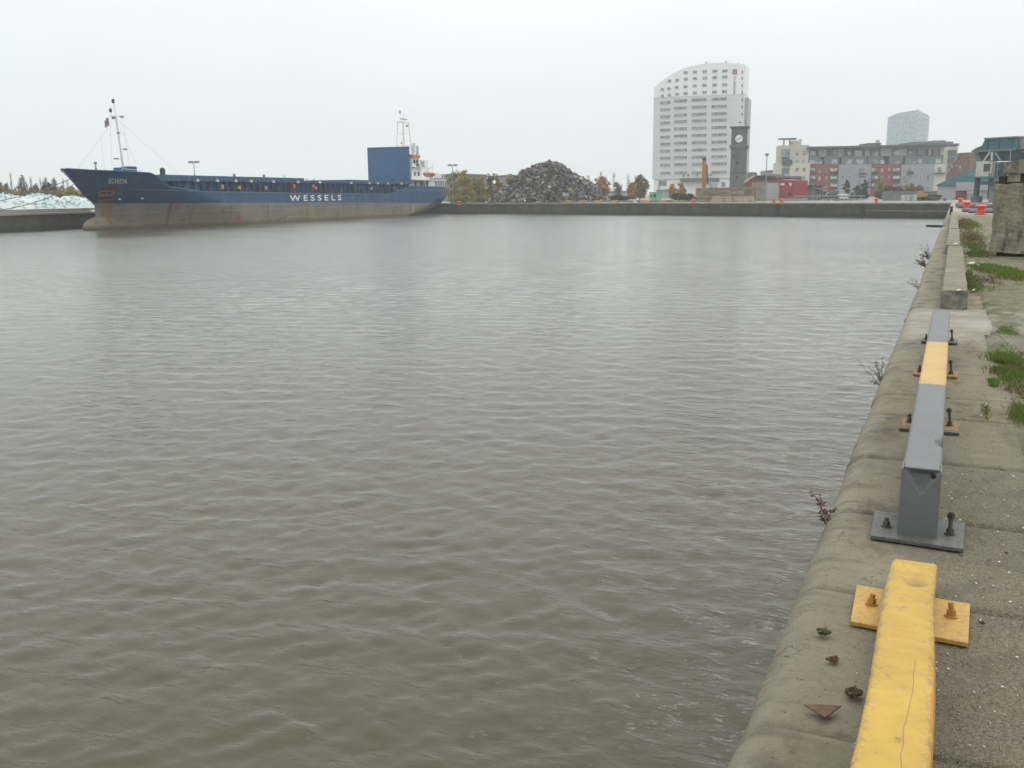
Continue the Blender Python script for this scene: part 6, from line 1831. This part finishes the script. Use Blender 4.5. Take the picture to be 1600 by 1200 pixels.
# ---- grey hoarding with its clutter
hg = Facade(1378, 164, 1465, 158, 'hoarding', 'long grey corrugated hoarding at the far corner of the dock', 'hoarding')
Z4 = zr(1360, 270, 10)
def s4(fc, name, r, y0, y1, m, zmin=None):
    q = MB(); fc.slab(q, Z4(*r), y0, y1, 0, zmin); return q.build(name, m, fc.root)
HO = mat('hoarding_grey', (.20, .215, .215), .12, .5, .8, streak=True, dirt=(.12, .12, .11))
q = MB(); zt_ = hg.uv(1420, 299.3)[1]
for a in np.arange(0, hg.w - .2, .42): q.box(a, a + .26, 0, .12, 0, zt_).box(a + .26, a + .42, .06, .12, 0, zt_ - .01)
q.build('sheeting', HO, hg.root); MB().box(0, hg.w, -.05, -.002, zt_ - .1, zt_ + .04).build('top_rail', HO, hg.root)
for k, (r, dep_, m, nm_, lab, cat) in enumerate((((484, 352, 540, 435), .8, mat('pale_steel', (.48, .5, .5), .08), 'container_bin', 'left pale grey bin standing before the grey hoarding', 'bin'), ((544, 350, 596, 435), .8, mat('pale_steel', (.48, .5, .5)), 'container_bin', 'right pale grey bin standing before the grey hoarding', 'bin'), ((640, 352, 684, 405), .7, mat('mint_bin', (.35, .5, .46), .08), 'container_bin', 'mint green bin left of the orange digger', 'bin'),
                                     ((1120, 395, 1158, 460), .5, mat('blue_barrel', (.04, .14, .32), .1), 'barrel', 'blue barrel near the teal shed at the dock corner', 'barrel'), ((1070, 332, 1130, 382), .5, mat('pale_sack', (.5, .5, .47), .1), 'bulk_bag', 'white bulk bag on top of the dark skip', 'bulk bag'))):
    f_ = Facade(1360 + r[0] / 10, 156.5 - .2 * k, 1360 + r[2] / 10, 156 - .2 * k, nm_, lab, cat, 'pale bins before the hoarding' if nm_ == 'container_bin' else None)
    _, _, z0, z1 = f_.rect(*Z4(*r))
    z0 = 0 if k != 4 else max(.9, z0)
    if nm_ == 'barrel':
        MB().lathe([(f_.w / 2, 0), (f_.w / 2, z1 * .33), (f_.w / 2 * 1.05, z1 * .35), (f_.w / 2, z1 * .37), (f_.w / 2, z1 * .66), (f_.w / 2 * 1.05, z1 * .68), (f_.w / 2, z1 * .7), (f_.w / 2, z1)], (f_.w / 2, .3, 0), 16).build('drum', m, f_.root)
    else:
        MB().add([(.05, 0, z0), (f_.w - .05, 0, z0), (f_.w - .05, dep_, z0), (.05, dep_, z0), (0, -.05, z1 - .1), (f_.w, -.05, z1 - .1), (f_.w, dep_, z1 - .1), (0, dep_, z1 - .1)], [(3, 2, 1, 0), (4, 5, 6, 7), (0, 1, 5, 4), (1, 2, 6, 5), (2, 3, 7, 6), (3, 0, 4, 7)]).build('body', m, f_.root, bevel=.03)
        MB().box(-.03, f_.w + .03, -.09, dep_ + .02, z1 - .1, z1).build('lid', m, f_.root, bevel=.02)
dg_ = Facade(1430, 158.5, 1449, 158.5, 'digger', 'ochre yellow digger parked in front of the grey hoarding', 'digger')
DY = mat('digger_ochre', (.38, .22, .06), .2, 1, .6, dirt=(.2, .12, .05))
MB().box(0, dg_.w, 0, 1.0, .55, 1.15).build('body', DY, dg_.root, bevel=.06); MB().box(dg_.w * .35, dg_.w * .75, .1, .9, 1.15, 1.55).build('cab', DY, dg_.root, bevel=.04)
for a in (.25, dg_.w - .25): MB().tube((a, -.1, .3), (a, 1.1, .3), .3, .3, 12).build('wheel', DARK, dg_.root)
MB().beam((0, .5, .9), (-.9, .4, .45), .16, .16).beam((-.9, .4, .45), (-1.4, .4, .2), .12, .14).build('boom', mat('pale_arm', (.45, .42, .33), .1), dg_.root)
sk = Facade(1449, 157, 1471, 156, 'skip', 'dark rusty skip between the ochre digger and the blue barrel', 'skip')
MB().prism([(.35, .05), (sk.w - .35, .05), (sk.w, .85), (0, .85)], 0, 1.3).build('body', mat('skip_dark', (.075, .06, .05), .3, 1, .8), sk.root, bevel=.03); MB().box(-.04, sk.w + .04, -.05, 1.35, .85, .93).build('rim', DARK, sk.root)
# wooden boom leaning down the corner wall
a, b = P(1444, 319.5, 147.5), P(1463, 331, 144); q = MB(); q.beam(tuple(a), tuple(b), .2, .2); q.beam(tuple(b), tuple(P(1455, 333, 144.5)), .15, .15)
tag(q.build('timber_boom', mat('wet_timber', (.2, .19, .16), .3, 2, .9)), 'pale timber leaning down the dark wall at the dock corner', 'timber')

# ---- teal shed
ts = Facade(1461, 172, 1560, 166, 'shed', 'pale grey shed with a teal pitched roof and a dark red door', 'shed')
TEAL = mat('teal_sheet', (.03, .145, .185), .15, .6, .5, streak=True, dirt=(.02, .10, .13)); PALE = mat('shed_grey', (.33, .34, .345), .08, .7, .8, streak=True, dirt=(.22, .22, .21))
ze = ts.uv(1480, 290)[1]; aP, zP = ts.uv(1523, 262)
MB().box(.2, ts.w, .3, 12, 0, ze).build('wall', PALE, ts.root)
MB().prism([(-.25, ze), (ts.w, ze), (ts.w, zP), (aP, zP)], 0, 12.4).build('roof', TEAL, ts.root)
q = ts.rect(*Z4(1180, 142, 1340, 197)); q2 = ts.rect(*Z4(1340, 150, 1600, 218))
MB().box(q2[0], ts.w, -.12, -.004, ze - .9, ze + .55).build('fascia', PALE, ts.root)
q = ts.rect(*Z8(267, 560, 350, 668)); MB().box(q[0], q[1], .12, .29, 0, q[3]).build('door', mat('door_dark_red', (.13, .03, .035), .12, .8), ts.root)
q = ts.rect(*Z8(352, 560, 403, 612)); MB().box(q[0], q[1], .2, .29, q[2], q[3]).build('sign_board', mat('board_white', (.6, .62, .62), .1), ts.root)

# ---- teal hopper gantry with a driver's cabin
hp = Facade(1515, 128, 1600, 122, 'hopper_crane', 'teal quayside hopper on legs with a cream cabin and railings', 'hopper crane')
ZC = zr(1500, 200, 9.23)
def sC(name, r, y0, y1, m, zmin=None):
    q = MB(); hp.slab(q, ZC(*r), y0, y1, 0, zmin); return q.build(name, m, hp.root)
def uC(x, y): return hp.uv(1500 + x / 9.23, 200 + y / 9.23)
TL2 = mat('teal_steel', (.025, .115, .135), .25, .8, .6, streak=True, dirt=(.10, .085, .06)); TL3 = mat('teal_dark', (.018, .06, .07), .25, .8, .6)
TRS = mat('hopper_grey', (.22, .23, .225), .2, 1, .7, streak=True)
# hopper box
MB().prism([uC(262, 295), uC(335, 150), uC(790, 150), uC(790, 318), uC(480, 325)], .5, 4.5).build('hopper_side', TL2, hp.root)
sC('hopper_rim', (325, 128, 805, 150), .3, 4.7, mat('rim_grey_blue', (.16, .19, .21), .1, 1))
MB().prism([uC(790, 160), uC(925, 128), uC(960, 128), uC(960, 300), uC(800, 300)], 1, 5).build('rear_housing', TRS, hp.root)
q = MB()
for x in (372, 535, 725): a0, a1, z0, z1 = hp.rect(*ZC(x - 5, 155, x + 5, 300)); q.box(a0, a1, .42, .5, z0, z1)
q.build('stiffener', TL3, hp.root)
sC('platform_beam', (170, 305, 760, 338), .0, 4.6, mat('beam_grey_teal', (.11, .16, .16), .2, 1, .7, dirt=(.16, .14, .10)))
MB().prism([uC(205, 338), uC(760, 338), uC(745, 470), uC(260, 475)], .8, 4.2).build('funnel_shell', TL3, hp.root)
MB().prism([uC(140, 300), uC(240, 255), uC(250, 310), uC(150, 340)], 1.0, 2.2).build('end_housing', mat('housing_dark', (.07, .075, .07), .3, 1), hp.root)
MB().prism([uC(130, 345), uC(190, 340), uC(260, 480), uC(190, 500), uC(120, 540)], 1.5, 3).build('chute', mat('chute_pale', (.2, .245, .24), .2, 1), hp.root)
q = MB(); z_ = lambda x, y: Vector((uC(x, y)[0], -.6, uC(x, y)[1]))
q.beam(z_(470, 345), z_(380, 475), .14, .14); q.beam(z_(502, 350), z_(497, 470), .2, .2); q.build('strut', mat('strut_white', (.5, .5, .46), .1), hp.root)
q = MB(); q.beam(z_(545, 355), z_(620, 470), .14, .14); q.build('strut', mat('strut_grey_blue', (.2, .25, .28), .1), hp.root)
cab = sC('cabin', (305, 480, 485, 700), -1.2, .6, mat('cabin_cream', (.47, .46, .40), .08, 1))
q = hp.rect(*ZC(342, 515, 446, 632), 1.2); MB().box(q[0], q[1], -1.24, -1.203, q[2], q[3]).build('window', WIN, cab)
fr_ = MB(); b_ = .1; fr_.box(q[0] - b_, q[0], -1.28, -1.203, q[2] - b_, q[3] + b_).box(q[1], q[1] + b_, -1.28, -1.203, q[2] - b_, q[3] + b_).box(q[0], q[1], -1.28, -1.203, q[3], q[3] + b_).box(q[0], q[1], -1.28, -1.203, q[2] - b_, q[2]); fr_.build('window_frame', mat('frame_cream', (.6, .58, .48), .05), cab)
sC('floor_beam', (210, 702, 620, 722), -1.3, 3.5, mat('floor_teal', (.05, .14, .16), .2, 1)); sC('lower_beam', (265, 775, 640, 815), .2, 3, TL2)
for x0, x1 in ((200, 248), (700, 745)): sC('leg', (x0, 480 if x0 > 300 else 500, x1, 985), .2, .75, TL3, .5)
for x0, x1 in ((215, 262), (690, 730)): sC('leg', (x0, 500, x1, 960), 3.2, 3.8, TL3, .5)
sC('machinery_house', (490, 490, 640, 700), .3, 2.5, TL3); sC('pale_panel', (640, 480, 760, 700), .6, 2, mat('panel_beige', (.3, .28, .23), .15)); sC('closing_door', (260, 828, 450, 1070), 2.5, 2.7, mat('door_grey_pale', (.32, .34, .35), .08, .8), 0)
sC('foot', (165, 985, 250, 1080), -.2, 1.2, mat('foot_concrete', (.12, .12, .11), .2), -.05); sC('foot', (690, 985, 775, 1080), -.2, 1.2, mat('foot_concrete', (.12, .12, .11)), -.05)
q = MB()
for y_ in (600, 660): a0, a1, z0, z1 = hp.rect(*ZC(205, y_ - 3, 305, y_ + 3)); q.box(a0, a1, -1.25, -1.2, z0, z1)
for x in (210, 250, 295): a0, a1, z0, z1 = hp.rect(*ZC(x - 3, 595, x + 3, 702)); q.box(a0, a1, -1.26, -1.2, z0, z1)
for y_ in (510, 595): a0, a1, z0, z1 = hp.rect(*ZC(490, y_ - 3, 640, y_ + 3)); q.box(a0, a1, -1.0, -.95, z0, z1)
for x in (515, 600): a0, a1, z0, z1 = hp.rect(*ZC(x - 3, 500, x + 3, 702)); q.box(a0, a1, -1.01, -.94, z0, z1)
q.build('railing', mat('rail_grey_green', (.24, .27, .24), .1), hp.root)
q = MB(); q.tube(z_(770, 300), z_(750, 570), .06, .06, 6); q.build('drop_pipe', STEEL, hp.root)
MB().prism([uC(840, 330), uC(960, 320), uC(960, 600), uC(760, 600), uC(790, 480)], 2.5, 5).build('rear_structure', mat('rear_grey', (.19, .24, .26), .2, .8), hp.root)
for y_ in (390, 500): sC('rear_window_band', (830, y_, 960, y_ + 22), 2.3, 2.49, mat('band_pale', (.4, .41, .4), .1))

# ---- lamp posts
def lamp(px, D, ytop, kind, label):
    b = P(px, 315, D); h = P(px, ytop, D)[2]; e = empty('lamp_post', (b[0], b[1], 0), YAW, label, 'lamp post', 'tall lamp posts round the dock')
    MB().tube((0, 0, 0), (0, 0, h - .3), .11, .07, 8).build('pole', STEEL, e)
    if kind == 'bar':
        MB().box(-.9, .9, -.06, .06, h - .35, h - .25).build('crossbar', GREYM, e)
        for x in (-.85, -.45, .2, .6): MB().add([(x, -.35, h - .3), (x + .36, -.35, h - .3), (x + .36, .2, h - .22), (x, .2, h - .22), (x, -.35, h - .05), (x + .36, -.35, h - .05), (x + .36, .2, h + .02), (x, .2, h + .02)], [(3, 2, 1, 0), (4, 5, 6, 7), (0, 1, 5, 4), (1, 2, 6, 5), (2, 3, 7, 6), (3, 0, 4, 7)]).build('floodlight', GREYM, e)
    else:
        MB().lathe([(.08, h - .5), (.3, h - .35), (.38, h - .1), (.3, h), (.05, h + .05)], n=12).build('lamp_head', GREYM, e)


lamp(307, 170, 251.5, 'bar', 'lamp post with floodlights rising behind the front half of the blue ship')
lamp(708, 186, 256.5, 'bar', 'lamp post with floodlights standing at the stern of the blue ship')
lamp(1195.5, 168, 239.5, 'head', 'lamp post with a single round head before the red building')
# ---- warehouses behind the autumn trees
for k, (x0, x1, yt, D_, c_, lab) in enumerate(((672, 759, 272.5, 250, (.2, .215, .22), 'long grey warehouse behind the ship stern and the autumn trees'), (776, 815, 274, 300, (.26, .275, .28), 'paler grey warehouse behind the left slope of the scrap heap'), (950, 988, 299, 380, (.34, .36, .36), 'low pale building far behind the trees right of the scrap heap'), (1040, 1062, 296, 300, (.25, .33, .3), 'low greenish shed behind the green cabin'))):
    wf = Facade(x0, D_, x1, D_, 'warehouse', lab, 'warehouse', 'low sheds beyond the far quay'); zt_ = wf.uv((x0 + x1) / 2, yt)[1]
    MB().box(0, wf.w, 0, 18, 0, zt_ - .5).build('wall', mat('warehouse_%s' % 'abcd'[k], c_, .08, .3, .8, streak=True), wf.root); MB().prism([(-.3, zt_ - .5), (wf.w + .3, zt_ - .5), (wf.w + .3, zt_ - .1), (wf.w * .5, zt_ + .25), (-.3, zt_ - .1)], -.3, 18.3).build('roof', mat('warehouse_roof', (.12, .125, .135), .1), wf.root)
    a = 2.0
    while k == 0 and a < wf.w - 3: MB().box(a, a + 2.2, -.06, -.004, 0, zt_ * .5).build('shutter', mat('shutter_green', (.13, .2, .17), .1, 1), wf.root); a += 4.5
# far-off wood along the skyline
rr = np.random.default_rng(21); lbs = []
for px in range(-160, 1000, 9):
    D_ = 420 + 60 * rr.random(); p = P(px, 310, D_); h_ = P(px, 297 + rr.normal(0, 1.5), D_)[2]
    lbs.append((p[0], p[1], h_ * .45, 4, 4, h_ * .55))
q_, f2 = leaf_cloud(rr, lbs, 5200, .9)
tag(quad_mesh('distant_wood', q_, f2, L_BR), 'low brown line of far-off trees along the horizon', 'wood', kind='stuff')
# ------------------------------------------------------------------ haze
hm = bpy.data.materials.new('haze_air'); hm.use_nodes = True; hm.node_tree.nodes.clear()
pv = hm.node_tree.nodes.new('ShaderNodeVolumePrincipled'); ho = hm.node_tree.nodes.new('ShaderNodeOutputMaterial')
pv.inputs['Color'].default_value = (.93, .95, .96, 1); pv.inputs['Density'].default_value = 0.00055; pv.inputs['Anisotropy'].default_value = .2
hm.node_tree.links.new(pv.outputs[0], ho.inputs['Volume'])
tag(MB().box(-B - 60, B + 60, -B - 60, B * 1.2 + 60, -4.1, 72).build('haze', hm), 'pale even haze hanging over the docks', 'haze', kind='stuff')
